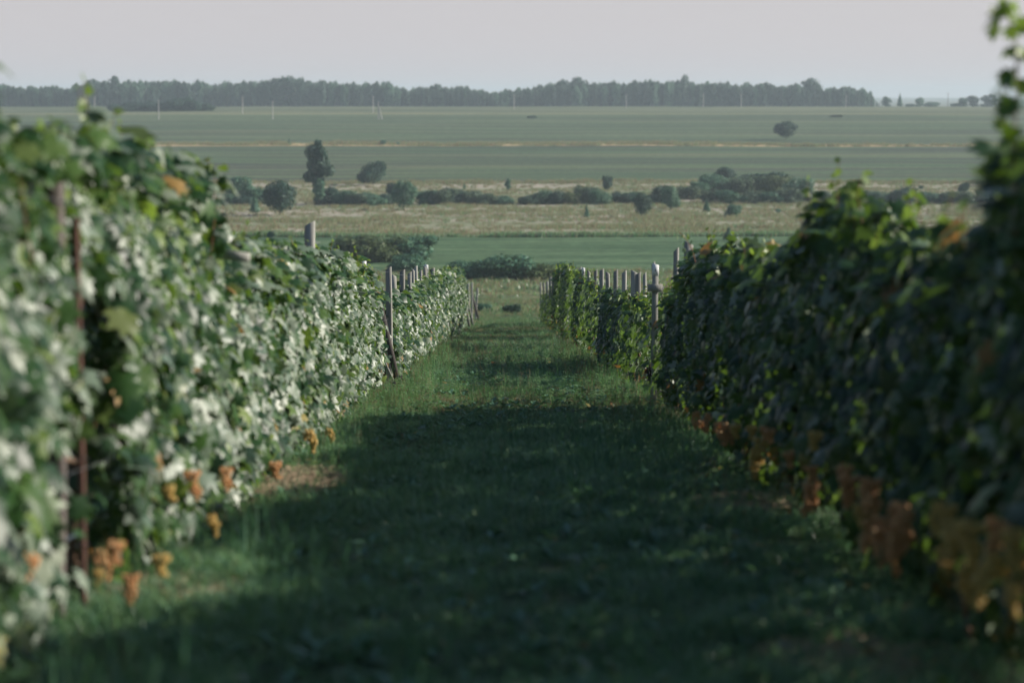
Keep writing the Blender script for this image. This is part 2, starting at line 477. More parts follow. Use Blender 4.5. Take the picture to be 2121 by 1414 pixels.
# ------------------------------------------------------------------ grape bunches
def icosphere():
    t = (1+5**.5)/2
    v = unit(np.array([(-1,t,0),(1,t,0),(-1,-t,0),(1,-t,0),(0,-1,t),(0,1,t),(0,-1,-t),(0,1,-t),(t,0,-1),(t,0,1),(-t,0,-1),(-t,0,1)], float))
    f = [(0,11,5),(0,5,1),(0,1,7),(0,7,10),(0,10,11),(1,5,9),(5,11,4),(11,10,2),(10,7,6),(7,1,8),(3,9,4),(3,4,2),(3,2,6),(3,6,8),(3,8,9),(4,9,5),(2,4,11),(6,2,10),(8,6,7),(9,8,1)]
    v = [tuple(p) for p in v]; cache = {}
    def mid(a, b):
        k = (min(a, b), max(a, b))
        if k not in cache:
            p = np.array(v[a])+np.array(v[b]); v.append(tuple(p/np.linalg.norm(p))); cache[k] = len(v)-1
        return cache[k]
    F2 = []
    for a, b, c in f:
        ab, bc, ca = mid(a, b), mid(b, c), mid(c, a)
        F2 += [(a, ab, ca), (b, bc, ab), (c, ca, bc), (ab, bc, ca)]
    return np.array(v), np.array(F2)
ICO = icosphere()
def grape_bunch_mesh(mat, seed, length=.19, br=.0095):
    r = np.random.default_rng(seed); a = Acc()
    a.tube([(0, 0, .05), (.004, 0, 0), (0, 0, -length*.8)], .003, 4, 1)
    pts = []
    for k in range(900):
        h = r.random()**1.15
        rad = (.034*(1-h)**.45 + .006)*(1+.22*math.sin(h*9+seed*2))
        th = r.random()*6.283; rr = rad*math.sqrt(r.uniform(.3, 1))
        p = np.array([rr*math.cos(th)+.014*math.sin(h*4+seed), rr*math.sin(th), -h*length])
        if k % 6 == 0 and seed != 3: p = np.array([.045+r.normal(0, .012), r.normal(0, .012), -.02-r.random()*.055])
        if all(np.sum((p-q)**2) > (br*1.65)**2 for q in pts): pts.append(p)
        if len(pts) > 75: break
    for p in pts:
        a.add(ICO[0]*br*r.uniform(.88, 1.12)+p, ICO[1], 0)
    return a.mesh('grape_bunch', [mat, M['greencane']], smooth=True)
BUNCH = {k: [grape_bunch_mesh(M[k], s, ln) for s, ln in ((1, .16), (2, .19), (3, .12))] for k in ('grape_amber', 'grape_pink', 'grape_dark')}

# ------------------------------------------------------------------ the rows of vines
XL, XR = -2.0, 2.12
HL = [(2, 1.95), (8.6, 2.0), (9.6, 2.2), (10.5, 2.26), (11.4, 2.32), (13.3, 2.32), (15.6, 2.27), (16.4, 2.08), (17.0, 1.82), (19.8, 1.76), (23, 1.82), (25.4, 1.90), (29, 1.90), (33.3, 1.92), (36, 1.82), (38.5, 1.62),
      (42, 1.42), (50, 1.50), (55, 1.60), (60, 1.80), (67.6, 2.05), (80, 2.2), (95, 2.5), (108, 2.7), (118, 2.4), (128, 1.8), (140, 1.2)]
HR = [(2, 1.95), (9.6, 1.95), (10.4, 2.18), (10.8, 2.12), (11.3, 1.80), (12.2, 1.68), (13.2, 1.68), (14.1, 1.92), (15.3, 2.10), (17.0, 2.05), (17.9, 1.84), (19.2, 1.76), (22.2, 1.80), (26, 1.92), (28.6, 1.90), (29.8, 1.7), (31.5, 1.5), (34, 1.38),
      (36, 1.36), (43, 1.38), (48, 1.42), (54, 1.55), (58.5, 1.70), (66, 2.0), (74, 2.2), (84, 2.5), (92, 2.62), (104, 2.4), (109, 2.0), (116, 1.65), (145, 1.5)]
def hfun(tab):
    a = np.array(tab); return lambda z: np.interp(z, a[:, 0], a[:, 1])
hL, hR = hfun(HL), hfun(HR)

def vine(x0, z0, hf, side, lod, nleaf, n_obj, size, seed, span=2.0, label=None, group=None, bunches=(), shoots=2, dry=.02, gap=None, lowdry=.12):
    """one grapevine; side = +1 when its seen face is towards +x. Leaves are placed along its 2 m of row."""
    g = np.random.default_rng(seed)
    cz = z0 + span/2
    x0 += .16*np.sign(x0)
    base = np.array([x0, cz, gz(x0, cz)])
    root = empty('grapevine', tuple(base), label, 'grapevine', group)
    # leaves: position along the row, height, depth
    n = nleaf
    s = g.uniform(z0, z0+span, n)
    kind = g.random(n)
    near = kind < .50; far_ = (kind >= .50) & (kind < .72); top = (kind >= .72) & (kind < .84)
    H = hf(s) + .13*vnoise(s, int(abs(x0)*7)+1, 1.5) + .09*vnoise(s, int(abs(x0)*9)+2, 4.2)
    hh = g.random(n)**.9
    low = ((.05 if z0 < 20 else .12) if x0 < 0 else .14 if z0 < 31 else .10) + .12*vnoise(s, int(abs(x0)*5)+3, 1.1)
    h = low + hh*(H-low)
    rel = (h-low)/(H-low+1e-6)
    bulge = .30 + .13*np.sin(np.clip(rel, 0, 1)*math.pi*1.05) - .14*np.clip(rel-.8, 0, 1)*5*.5 + .07*vnoise2(s*2.3, h*2.3, 5) - .06*np.clip(.2-rel, 0, 1)*5
    bulge = np.maximum(bulge*np.where(rel < .3, 1.0, .72) - .12*np.clip((rel-.6)/.4, 0, 1), .06)*np.interp(s, [8, 10.7, 11.8, 18, 28, 36 if x0 < 0 else 32, 44 if x0 < 0 else 37], [.72 if x0 < 0 else .8, .72 if x0 < 0 else .85, .95, .95, .85 if x0 < 0 else .6, .45, .9 if x0 < 0 else .65])
    xo = np.where(near, side*bulge*g.uniform(.72, 1.06, n), np.where(far_, -side*bulge*g.uniform(.7, 1.05, n), g.uniform(-1, 1, n)*bulge))
    h = np.where(top, H - .12*g.random(n) + .05*g.normal(0, 1, n), h)
    lowface = near & (rel < .42) & (g.random(n) < (.30 if lod < 2 else .2))      # the fruit zone is thinner
    nrm = np.zeros((n, 3))
    nrm[:, 0] = np.where(near, side, np.where(far_, -side, np.sign(xo)*.6)); nrm[:, 2] = np.where(top, 1.2, .55)
    nrm[:, 1] = -.30
    keep = ~lowface
    if gap is not None:
        for ga in gap: keep &= ~((s > ga[0]) & (s < ga[1]) & (g.random(n) < ga[2]*(1 if ga[0] != 10.2 else np.where(h < np.where(s > 10.95, 1.55, .85), 1, .1))))
    if x0 > 0 and z0 > 33 and nleaf > 600:      # far leaves of this row thinned in stretches so sun reaches the aisle
        keep &= g.random(n) > np.clip(vnoise(s, 91, .21)*2.2 + vnoise(s, 92, .6)*.6 + .40, 0, .88)
    P = np.stack([x0+xo, s, ground(x0+xo, s)+h], 1)[keep]; nrm = nrm[keep]; near = near[keep]; rel = rel[keep]
    X, T, N = leaf_frames(nrm, jit=.46, g=g)
    S = size*g.uniform(.5, 1.42, len(P))
    P = P - T*S[:, None]*.4
    isdry = g.random(len(P)) < np.where(rel < .28, lowdry, dry)
    istip = (~isdry) & (g.random(len(P)) < np.where(rel > .85, .35, .03))
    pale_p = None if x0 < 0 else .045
    ispale = g.random(len(P)) < (np.where(rel > .7, .14, pale_p) if pale_p is not None else (np.where(rel > .8, .10, (.38 if z0 < 40 else .20) + .2*vnoise2(P[:, 1]*1.3, P[:, 2]*1.6, 12))))  # painted glints: many on the sunlit row, few on the shaded one
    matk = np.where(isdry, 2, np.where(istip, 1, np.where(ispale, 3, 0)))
    # the leaves that show largest are objects of their own
    L = P - base
    if n_obj:
        d = np.hypot(P[:, 0], P[:, 1]); score = np.where(near, 0, 30) + d - S*8 + np.where(np.abs(P[:, 0]) < abs(x0) - .22, 0, 6) + g.uniform(0, 1.0, len(P))
        idx = np.argsort(score)[:n_obj]
    else: idx = np.array([], int)
    rest = np.ones(len(P), bool); rest[idx] = False
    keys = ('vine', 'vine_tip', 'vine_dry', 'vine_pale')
    for k in idx:
        me = LEAF_ME[keys[matk[k]]][int(g.integers(5))]
        o = bpy.data.objects.new('leaf', me)
        COL.objects.link(o); o.parent = root
        s_ = S[k]
        o.matrix_local = Matrix(((X[k,0]*s_, T[k,0]*s_, N[k,0]*s_, L[k,0]), (X[k,1]*s_, T[k,1]*s_, N[k,1]*s_, L[k,1]), (X[k,2]*s_, T[k,2]*s_, N[k,2]*s_, L[k,2]), (0, 0, 0, 1)))
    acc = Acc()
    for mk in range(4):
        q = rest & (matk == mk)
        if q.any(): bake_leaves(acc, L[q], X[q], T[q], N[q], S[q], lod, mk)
    # shoots rising over the top, thin stems with small leaves
    st = Acc()
    for k in range(shoots if isinstance(shoots, int) else len(shoots)):
        if isinstance(shoots, int):
            sz = g.uniform(z0, z0+span); ln = g.uniform(.12, .42); lean = (g.uniform(-.25, .3)*1.0, g.uniform(-.3, .3)); x_s = x0+g.uniform(-.2, .2); start = float(hf(sz))-.08
            lf = .72
        else:
            sz, x_s, start, ln, lean, lf = shoots[k]
        t = np.linspace(0, 1, 6)
        pts = np.stack([x_s+lean[0]*ln*t**1.6, sz+lean[1]*ln*t**1.6, gz(x_s, sz)+start+ln*t*(1-.18*t*abs(lean[0]))], 1)
        st.tube(pts-base, np.linspace(.0035, .0015, 6), 4)
        m = max(3, int(ln/.055))
        tt = np.linspace(.08, 1, m)
        Q = np.stack([np.interp(tt, t, pts[:, i]) for i in range(3)], 1)
        nr = g.normal(0, .6, (m, 3)) + np.array([side*.5, -.3, .5])
        X2, T2, N2 = leaf_frames(nr, down=.4, jit=.4, g=g)
        S2 = size*lf*np.linspace(1.05, .45, m)*g.uniform(.8, 1.2, m)
        bake_leaves(acc, Q-base, X2, T2, N2, S2, min(lod, 1), 1 if ln < .6 else 0)
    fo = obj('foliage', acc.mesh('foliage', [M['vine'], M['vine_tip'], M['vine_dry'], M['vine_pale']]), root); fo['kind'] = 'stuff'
    if lod < 2 or side == 0:
        tr = Acc()
        w = g.normal(0, .03, (7, 2)); hs = np.linspace(-.05, .72, 7)
        pts = np.stack([w[:, 0], w[:, 1]*1.5, hs], 1); pts[0, :2] *= .5
        tr.tube(pts, np.linspace(.034, .019, 7)*g.uniform(.85, 1.2), 8)
        for sg in (-1, 1):
            tt = np.linspace(0, 1, 5)
            tr.tube(np.stack([g.normal(0, .015, 5)+pts[-1, 0]*(1-tt), sg*tt*span*.46+pts[-1, 1]*(1-tt), .70+.06*np.sin(tt*2)+g.normal(0, .008, 5)-SLOPE*sg*tt*span*.46], 1), np.linspace(.017, .009, 5), 6)
        obj('trunk', tr.mesh('trunk', [M['bark']], smooth=True), root)
        for k in range(9 if lod == 0 else 6):
            y0 = g.uniform(-.47, .47)*span; top_h = float(hf(cz+y0))*g.uniform(.8, .98)
            t = np.linspace(0, 1, 7)
            st.tube(np.stack([side*.12*np.sin(t*2.5+k)+g.normal(0, .02, 7), y0+g.uniform(-.15, .15)*t, .72-SLOPE*y0+(top_h-.72)*t], 1), np.linspace(.0055, .003, 7), 5)
    if st.n:
        c = obj('canes', st.mesh('canes', [M['cane']]), root); c['kind'] = 'stuff'
        c.name = 'cane'
    for (bs, bh, bx, bk) in bunches:
        o = obj('grape_bunch', BUNCH[bk][int(g.integers(3))], root)
        o.location = (side*bx, bs-cz, bh - SLOPE*(bs-cz))
        o.rotation_euler = (g.uniform(-.2, .2), g.uniform(-.25, .25), g.uniform(0, 6.28))
        o.scale = (g.uniform(.7, 1.15),)*3
    return root

# landmark posts: (distance along the row, height, kind, lean_x, lean_y, width, label)
LEFT_POSTS = [
    (11.0, 2.12, 'plain', 0, 0, .105, 'tall weathered board post beside the rusty pole, closest to the camera in the left row'),
    (15.3, 2.20, 'bar', 0, 0, .075, 'grey post with a short crossbar and plank near its top, in the near left row'),
    (24.7, 2.36, 'plain', .01, 0, .105, 'wide grey board post sticking out alone above the near left hedge'),
    (29.3, 2.10, 'plain', 0, 0, .10, 'short grey post end almost hidden in leaves, left row, next past the wide board post'),
    (34.4, 2.08, 'white', 0, 0, .08, 'left row post with a white painted top, before the leaning dark brace'),
    (41.0, 2.02, 'plain', 0, 0, .095, 'tall bare grey board post in the open gap of the left row'),
    (43.0, 1.98, 'plain', 0, 0, .09, 'grey board post right behind the tall bare one in the left row gap'),
    (46.4, 2.08, 'plain', .01, 0, .105, 'third grey board post from the left row gap, wide and flat'),
    (50.3, 2.12, 'plain', 0, 0, .085, 'fourth grey board post from the left row gap, slant cut top'),
    (52.2, 2.18, 'plain', .01, 0, .06, 'thin grey post touching the fourth board post of the left row'),
    (55.3, 2.30, 'plain', 0, 0, .08, 'fifth board post from the left row gap, a little taller than those before it'),
    (57.4, 2.22, 'plain', 0, 0, .07, 'sixth board post from the left row gap, narrow'),
    (60.3, 2.34, 'plain', 0, 0, .085, 'seventh board post from the left row gap, just before the white capped one'),
    (62.8, 2.40, 'white', 0, 0, .09, 'distant left row post with a white painted cap, tallest of the cluster'),
    (66.3, 2.40, 'plain', .01, 0, .09, 'grey post immediately behind the distant white capped post of the left row'),
    (72.6, 2.36, 'plain', .0, 0, .07, 'narrow post in low leaves past the white capped cluster, left row'),
    (79.5, 2.42, 'plain', 0, 0, .09, 'far left row post before a tight pair of posts'),
    (83.5, 2.44, 'plain', 0, 0, .08, 'first of the tight pair of far posts in the left row'),
    (88.0, 2.46, 'plain', 0, 0, .09, 'second of the tight pair of far posts in the left row, against the tall leaves'),
    (130.0, 2.30, 'plain', 0, 0, .10, 'bare post at the far end of the left row, nearer of three'),
    (147.0, 2.50, 'plain', 0, 0, .10, 'bare post at the far end of the left row, middle of three'),
    (165.0, 2.30, 'plain', .08, 0, .12, 'last bare post at the far end of the left row, slightly tilted'),
]
RIGHT_POSTS = [
    (18.0, 2.0, 'plain', .02, 0, .08, 'weathered post whose foot shows below the shaded near right hedge'),
    (28.3, 2.24, 'plain', 0, 0, .11, 'brown grey post end poking out of the leaves left of the sunlit shoots, right row'),
    (29.7, 2.18, 'plain', 0, 0, .06, 'thin post end just over the leaves of the right row'),
    (32.6, 2.02, 'plain', -.06, 0, .05, 'thin crooked post next to the crossbar post, on its hedge side'),
    (34.2, 1.96, 'cross', .0, 0, .088, 'tall post with a white painted top and a nailed crossbar, right row'),
    (36.2, 1.92, 'plain', 0, 0, .05, 'thin post just behind the crossbar post in the right row'),
    (38.0, 1.96, 'plain', 0, 0, .09, 'pale board post second behind the crossbar post, right row'),
    (39.6, 2.00, 'plain', 0, 0, .115, 'widest pale board post above the low right hedge'),
    (42.8, 2.04, 'plain', 0, 0, .08, 'single board post over the low right hedge, beyond the widest one'),
    (46.2, 2.08, 'plain', 0, 0, .09, 'darker board post, nearer one of a pair over the low right hedge'),
    (48.8, 2.06, 'plain', -.01, 0, .085, 'darker board post, farther one of a pair over the low right hedge'),
    (53.0, 2.20, 'plain', .01, 0, .10, 'grey board post at the start of the rising far right hedge'),
    (55.6, 2.18, 'plain', 0, 0, .08, 'grey board post directly behind the one where the right hedge starts to rise'),
    (60.8, 2.26, 'plain', 0, 0, .075, 'narrow board post before the small white topped one, right row'),
    (64.2, 2.35, 'white', 0, 0, .08, 'distant right row post with a white painted top'),
    (66.8, 2.40, 'plain', 0, 0, .08, 'plain post behind the distant white topped one, right row'),
    (104.0, 2.35, 'plain', 0, 0, .10, 'far bare post against the end of the tall right hedge'),
    (111.0, 2.45, 'plain', 0, 0, .11, 'second far bare post beyond the tall right hedge'),
    (120.0, 2.35, 'plain', 0, 0, .10, 'third far bare post beyond the tall right hedge'),
    (131.0, 2.35, 'plain', 0, 0, .09, 'fourth far bare post beyond the tall right hedge'),
    (142.0, 2.45, 'plain', 0, 0, .09, 'last far bare post of the right row'),
]
def post(x0, d, h, kind, lx, ly, w, label, group, idx):
    g = np.random.default_rng(900+idx)
    root = empty('wooden_post', (x0+g.uniform(-.03, .03), d, gz(x0, d)), label, 'post', group)
    root.rotation_euler = (ly + g.uniform(-.012, .012), lx + g.uniform(-.012, .012), g.uniform(-.42, -.12))
    a = Acc(); t = .045; sk = .055 if kind in ('plain',) else .012
    # weathered board: slant-cut top, slightly uneven edges
    cap = .15 if kind in ('white', 'cross') else 0
    n = 6; zs = np.linspace(-.3, h-cap, n)
    for k in range(n-1):
        pass
    prof_x = w/2*(1+g.uniform(-.04, .04, n)); off = g.normal(0, .003, n)
    V = []
    for k in range(n):
        top = (k == n-1) and not cap
        for sx, sy in ((-1, -1), (1, -1), (1, 1), (-1, 1)):
            V.append((sx*prof_x[k]+off[k], sy*t/2, zs[k] - (sk if (top and sx < 0) ^ (idx % 3 == 0) and top else 0)))
    Fq = [(4*k+i, 4*k+(i+1) % 4, 4*k+4+(i+1) % 4, 4*k+4+i) for k in range(n-1) for i in range(4)] + [(3, 2, 1, 0), (4*n-4, 4*n-3, 4*n-2, 4*n-1)]
    a.add(V, Fq)
    obj('board', a.mesh('board', [M['board_dark' if d == 11.0 else 'board']]), root)
    if cap:
        c = Acc(); e = .002
        c.box((-w/2-e, -t/2-e, h-cap), (w/2+e, t/2+e, h), skewtop=-.0)
        V = np.array(c.v[0]); V[[4, 7], 2] += .02; c.v[0] = V
        obj('painted_top', c.mesh('painted_top', [M['white_paint']]), root)
        if kind == 'cross':
            n1 = Acc(); n1.box((-.005, -t/2-.004, h-.09), (.007, -t/2-.0035+.002, h-.055)); obj('painted_mark', n1.mesh('painted_mark', [M['dark_metal']]), root)
    if kind == 'cross':
        c = Acc(); c.box((-.105, -t/2-.05, h-.37), (.105, -t/2-.001, h-.27)); obj('crossbar', c.mesh('crossbar', [M['board']]), root)
        c = Acc()
        for sx in (-.07, .07): c.tube([(sx, -t/2-.053, h-.32), (sx, -t/2-.02, h-.32)], .004, 6)
        obj('nail', c.mesh('nail', [M['dark_metal']]), root)['kind'] = 'stuff'
    if kind == 'bar':
        c = Acc(); c.box((-.22, -t/2-.04, h-.03), (.20, -t/2-.001, h+.02)); obj('crossbar', c.mesh('crossbar', [M['board']]), root)
        c = Acc(); c.box((.03, -t/2-.05, h-.42), (.22, -t/2-.001, h-.36)); o = obj('plank', c.mesh('plank', [M['board']]), root); o.rotation_euler = (0, .12, 0)
        o.location = (0, 0, .02)
    return root
for i, p in enumerate(LEFT_POSTS):
    near_face = p[0] in (11.0, 41.0) or p[0] > 100
    q = p if near_face else (round(p[0]*1.075, 2),) + p[1:]
    post((-2.055 if p[0] == 11.0 else XL+.02) if near_face else XL-.15, *q, 'posts of the left row', i)
for i, p in enumerate(RIGHT_POSTS):
    near_face = p[0] in (18.0, 34.2) or p[0] > 100
    q = p if near_face else (round(p[0]*1.07, 2),) + p[1:]
    post(XR if near_face else XR+.15, *q, 'posts of the right row', 50+i)

def brace(px, ybase, x0, d, lx, ly, ln, w, mat, label):
    root = empty('wooden_brace', (x0, d, gz(x0, d)), label, 'brace', 'leaning brace boards')
    root.rotation_euler = (ly, lx, 0)
    a = Acc(); a.box((-w/2, -.022, -.06), (w/2, .022, ln), skewtop=.02)
    obj('board', a.mesh('board', [M[mat]]), root)
    a = Acc(); a.tube([(0, -.03, ln-.12), (0, .02, ln-.12)], .006, 6); obj('bolt', a.mesh('bolt', [M['dark_metal']]), root)
brace(0, 0, -1.78, 40.4, R(-13), R(-6), 1.45, .10, 'board_dark', 'dark board leaning against the tall bare post in the left row gap')
brace(0, 0, -1.86, 40.9, R(-24), R(-3), .95, .035, 'board', 'thin pale stick crossing in front of the dark leaning brace, left row gap')
brace(0, 0, -1.86, 72.0, R(-6), R(-8), 1.55, .09, 'board', 'pale leaning brace board in the left row, past the white capped cluster')
brace(0, 0, -1.88, 73.4, R(-9), R(-8), 1.35, .08, 'board', 'second leaning brace board close behind the pale one, left row')
brace(0, 0, -1.72, 118.0, R(-9), R(-8), 1.7, .13, 'board', 'first of two crossed brace boards where the far left leaves end')
brace(0, 0, -1.60, 124.0, R(-14), R(-8), 1.7, .13, 'board', 'second of two crossed brace boards where the far left leaves end')
brace(0, 0, -1.70, 160.0, R(-14), R(-6), 1.9, .14, 'board_dark', 'brace board leaning on the last posts of the left row')

def rusty_pole():
    d = 11.25; x = px2x(158, d)
    root = empty('rusty_pole', (x, d, gz(x, d)), 'thin rusty brown steel pole standing beside the nearest left post', 'pole')
    a = Acc(); a.tube([(0, 0, -.2), (.004, 0, .6), (0, .003, 1.2), (-.004, 0, 1.86)], .0165, 10)
    obj('shaft', a.mesh('shaft', [M['rust']], smooth=True), root)
    for zc in (.34, .75):
        a = Acc(); a.tube([(-.03, 0, zc), (.035, 0, zc+.005)], .007, 6); obj('wire_clip', a.mesh('wire_clip', [M['wire']]), root)
    a = Acc(); a.tube([(0, 0, 1.86), (0, 0, 1.885)], [.019, .014], 10); obj('cap', a.mesh('cap', [M['rust']]), root)
rusty_pole()

# trellis wires and the drip hose of each row
def lines(x0, name):
    zs = np.arange(4, 128, 1.0)
    root = empty('trellis_wires', (x0, 4, gz(x0, 4)), f'thin trellis wires strung along the posts of the {name} row', 'trellis wires', 'trellis wires')
    b = np.array(root.location)
    for h in (.72, 1.15, 1.6, 1.95):
        a = Acc(); a.tube(np.stack([np.full_like(zs, x0+.03), zs, prof(zs)+h-.02*np.abs(np.sin(zs*.6))], 1)-b, .0018, 4)
        obj('wire', a.mesh('wire', [M['wire']]), root)
    a = Acc(); zz = np.arange(4, 34, .5)
    xs = x0 + (-.12 if x0 < 0 else .25)
    a.tube(np.stack([xs+.02*vnoise(zz, 3, .8), zz, prof(zz)+.36+.03*vnoise(zz, 4, .7)], 1), .009, 8)
    tag(obj('drip_hose', a.mesh('drip_hose', [M['hose']], smooth=True)), f'dark drip irrigation hose hanging under the leaves of the {name} row', 'hose')
lines(XL, 'left'); lines(XR, 'right')

def vine_label(d, side, posts, bigname):
    prev = [p for p in posts if p[0] <= d]; nxt = [p for p in posts if p[0] > d]
    return prev[-1] if prev else None, nxt[0] if nxt else None
LM_L = [(11.0, 'the tall post with the rusty pole'), (15.3, 'the crossbar post'), (24.7, 'the wide lone board post'), (34.4, 'the white topped post'), (41.0, 'the tall bare post'), (62.8, 'the distant white capped post'), (88, 'the tight pair of far posts')]
LM_R = [(18.0, 'the foot of the weathered post'), (34.2, 'the white topped crossbar post'), (39.6, 'the widest pale board post'), (53, 'the post where the hedge rises'), (66.8, 'the distant white topped post')]
ORD = ['first', 'second', 'third', 'fourth', 'fifth', 'sixth', 'seventh', 'eighth', 'ninth', 'tenth', 'eleventh', 'twelfth', 'thirteenth']
def label_for(d, lm, name, tone):
    prev = [p for p in lm if p[0] <= d+.9]
    if not prev:
        k = int((lm[0][0]-(d-1))//2)
        return f'{tone} grapevine in the {name} row, {ORD[min(max(k,0),12)]} before {lm[0][1]}'
    k = int((d+.9-prev[-1][0])//2)
    if k > 12 or d > 92: return f'small distant grapevine in the far end of the {name} row'
    return f'{tone} grapevine in the {name} row, {ORD[k]} past {prev[-1][1]}'

def bunches_for(z0, span, n, kinds, g, hr=(.28, .62), xr=(.16, .34)):
    return [(g.uniform(z0+.1, z0+span-.1), g.uniform(*hr), g.uniform(*xr), kinds[int(g.integers(len(kinds)))]) for _ in range(n)]

gb = np.random.default_rng(77)
def put_bunches(px_list, side, x_face):
    """bunch bearings read from the photograph: (x, y, kind) -> distance along the row and height"""
    out = []
    for px, py, k in px_list:
        d = x_face / math.tan(math.atan((px-1060.5)/F) + YAW)
        hgt = EYE - d*math.tan(angle_below(py)) - gz(x_face, d)
        out.append((d+float(gb.normal(0, .12)), hgt+.09+float(gb.normal(0, .03)), abs(XL if side > 0 else XR)+.16-abs(x_face), k))
    return out
A_, P_, D_ = 'grape_amber', 'grape_pink', 'grape_dark'
LB = put_bunches([(35, 1180, P_)], 1, -1.92) + put_bunches([(176, 1165, P_), (180, 1215, A_)], 1, -2.0)
LB += put_bunches([(262, 1235, P_), (405, 985, P_), (342, 1055, A_), (432, 1105, A_),
                  (340, 1150, A_), (460, 995, P_), (640, 915, A_), (685, 897, A_), (565, 965, P_), (238, 1150, P_)], 1, -1.68)
LB += put_bunches([(815, 800, D_), (826, 795, D_), (890, 735, D_)], 1, -1.74)
RB = put_bunches([(1440, 880, P_), (1448, 865, P_), (1455, 895, P_), (1470, 868, P_), (1465, 848, P_), (1500, 885, P_), (1508, 900, P_), (1515, 890, P_), (1505, 925, P_), (1530, 905, A_), (1525, 880, P_), (1565, 910, A_), (1575, 925, A_), (1590, 930, P_),
                  (1585, 905, P_), (1600, 945, P_), (1620, 960, P_), (1640, 955, P_), (1572, 970, A_), (1628, 985, P_), (1685, 990, P_), (1700, 925, A_), (1745, 955, A_), (1680, 1050, P_), (1695, 1035, P_),
                  (1755, 1000, P_), (1765, 1020, P_), (1780, 1015, P_), (1775, 1000, P_), (1770, 1045, P_), (1800, 1040, P_), (1795, 1070, A_), (1785, 1080, A_), (1815, 1050, P_), (1830, 1060, P_), (1870, 1055, P_), (1875, 1080, P_), (1880, 1100, P_), (1860, 1065, P_),
                  (1850, 1120, P_), (1870, 1130, P_), (1890, 1135, P_), (1840, 1145, P_), (1895, 1150, P_), (1860, 1150, P_), (1820, 1110, P_), (1945, 1040, A_), (1930, 1050, A_), (1955, 1075, A_), (1975, 1100, A_), (1990, 1105, A_), (2000, 1120, A_),
                  (2015, 1090, A_), (2025, 1120, A_), (1995, 1150, A_), (2040, 1140, A_), (1970, 1170, A_), (2005, 1195, A_), (2080, 1120, P_), (2095, 1140, P_), (2110, 1160, A_), (2070, 1190, A_), (2090, 1215, A_), (2085, 1250, A_), (2105, 1180, A_), (2060, 1150, A_)], -1, 1.80)
RB = [b for i, b in enumerate(RB) if i % 3 != 1]
RB += put_bunches([(1345, 775, D_)], -1, 2.0)

def build_row(x0, hf, side, tab_b, lm, name, tone, z_end, gaps, group):
    z = 3.0; k = 0
    while z < z_end:
        span = 2.0 if z < 60 else 2.6
        near = z < 30
        lod = 0 if z < 33 else (1 if z < 66 else 2)
        in_view = z > 7.5
        n = (1750 if x0 < 0 else 2100) if (in_view and z < 66) else (1500 if z < 66 else 1150)
        if not in_view: n, lod = 1100, 1
        size = .146 if z < 66 else .165
        nobj = 300 if (in_view and z < 44) else 0
        hf_k = hf
        b = [t for t in tab_b if z <= t[0] < z+span]
        sh = 0 if (z < 11 and x0 < 0) else 5 if z < 38 else 2
        g = [q for q in gaps if q[0] < z+span and q[1] > z] or None
        fade = float(np.interp(z, [0, z_end-22, z_end], [1, 1, .35]))*(1 if z < 108 else .7)
        vine(x0, z, hf_k, side, lod, int(n*fade*(hf(z+1)/2.1)), nobj, size, 1000+k+(0 if x0 < 0 else 500), span, label_for(z+1, lm, name, tone), group, b, sh, gap=g,
             lowdry=.03 if x0 < 0 else .09, dry=.002 if x0 < 0 else .002)
        z += span; k += 1
build_row(XL, hL, 1, LB, LM_L, 'left', 'sunlit leafy', 126, [(10.2, 11.9, .98), (38.9, 42.4, .96), (71.0, 74, .5)], 'grapevines of the left row')
build_row(XR, hR, -1, RB, LM_R, 'right', 'dark shaded', 140, [(13.4, 13.8, .5), (17.6, 18.1, .5), (22, 22.7, .5), (27.5, 28.3, .6), (32.6, 35.3, .85)], 'grapevines of the right row')  # short gaps added so sun flecks break the aisle shade

# leaves fallen on the grass
def fallen(n):
    g = np.random.default_rng(60); a = Acc()
    d = 8.5 + 50*g.random(n)**1.3
    x = np.where(g.random(n) < .6, XR-.55+g.normal(0, .35, n), g.uniform(-1.8, 1.9, n))
    N = unit(np.stack([g.normal(0, .35, n), g.normal(-.15, .35, n), np.ones(n)], 1)); T = unit(np.cross(N, g.normal(0, 1, (n, 3)))); X = np.cross(T, N)
    bake_leaves(a, np.stack([x, d, ground(x, d)+.035+.03*g.random(n)], 1), X, T, N, .085*g.uniform(.6, 1.2, n), 1, 0)
    mi = a.mi[3][0] if len(a.mi[3]) == 1 else None
    for k in range(len(a.mi[3])): a.mi[3][k] = np.repeat(g.integers(0, 3, len(a.mi[3][k])//8+1), 8)[:len(a.mi[3][k])]
    tag(obj('fallen_leaves', a.mesh('fallen_leaves', [M['vine_dry'], M['vine_pale'], M['vine_tip']])), 'fallen vine leaves scattered over the grass', kind='stuff')
fallen(520)

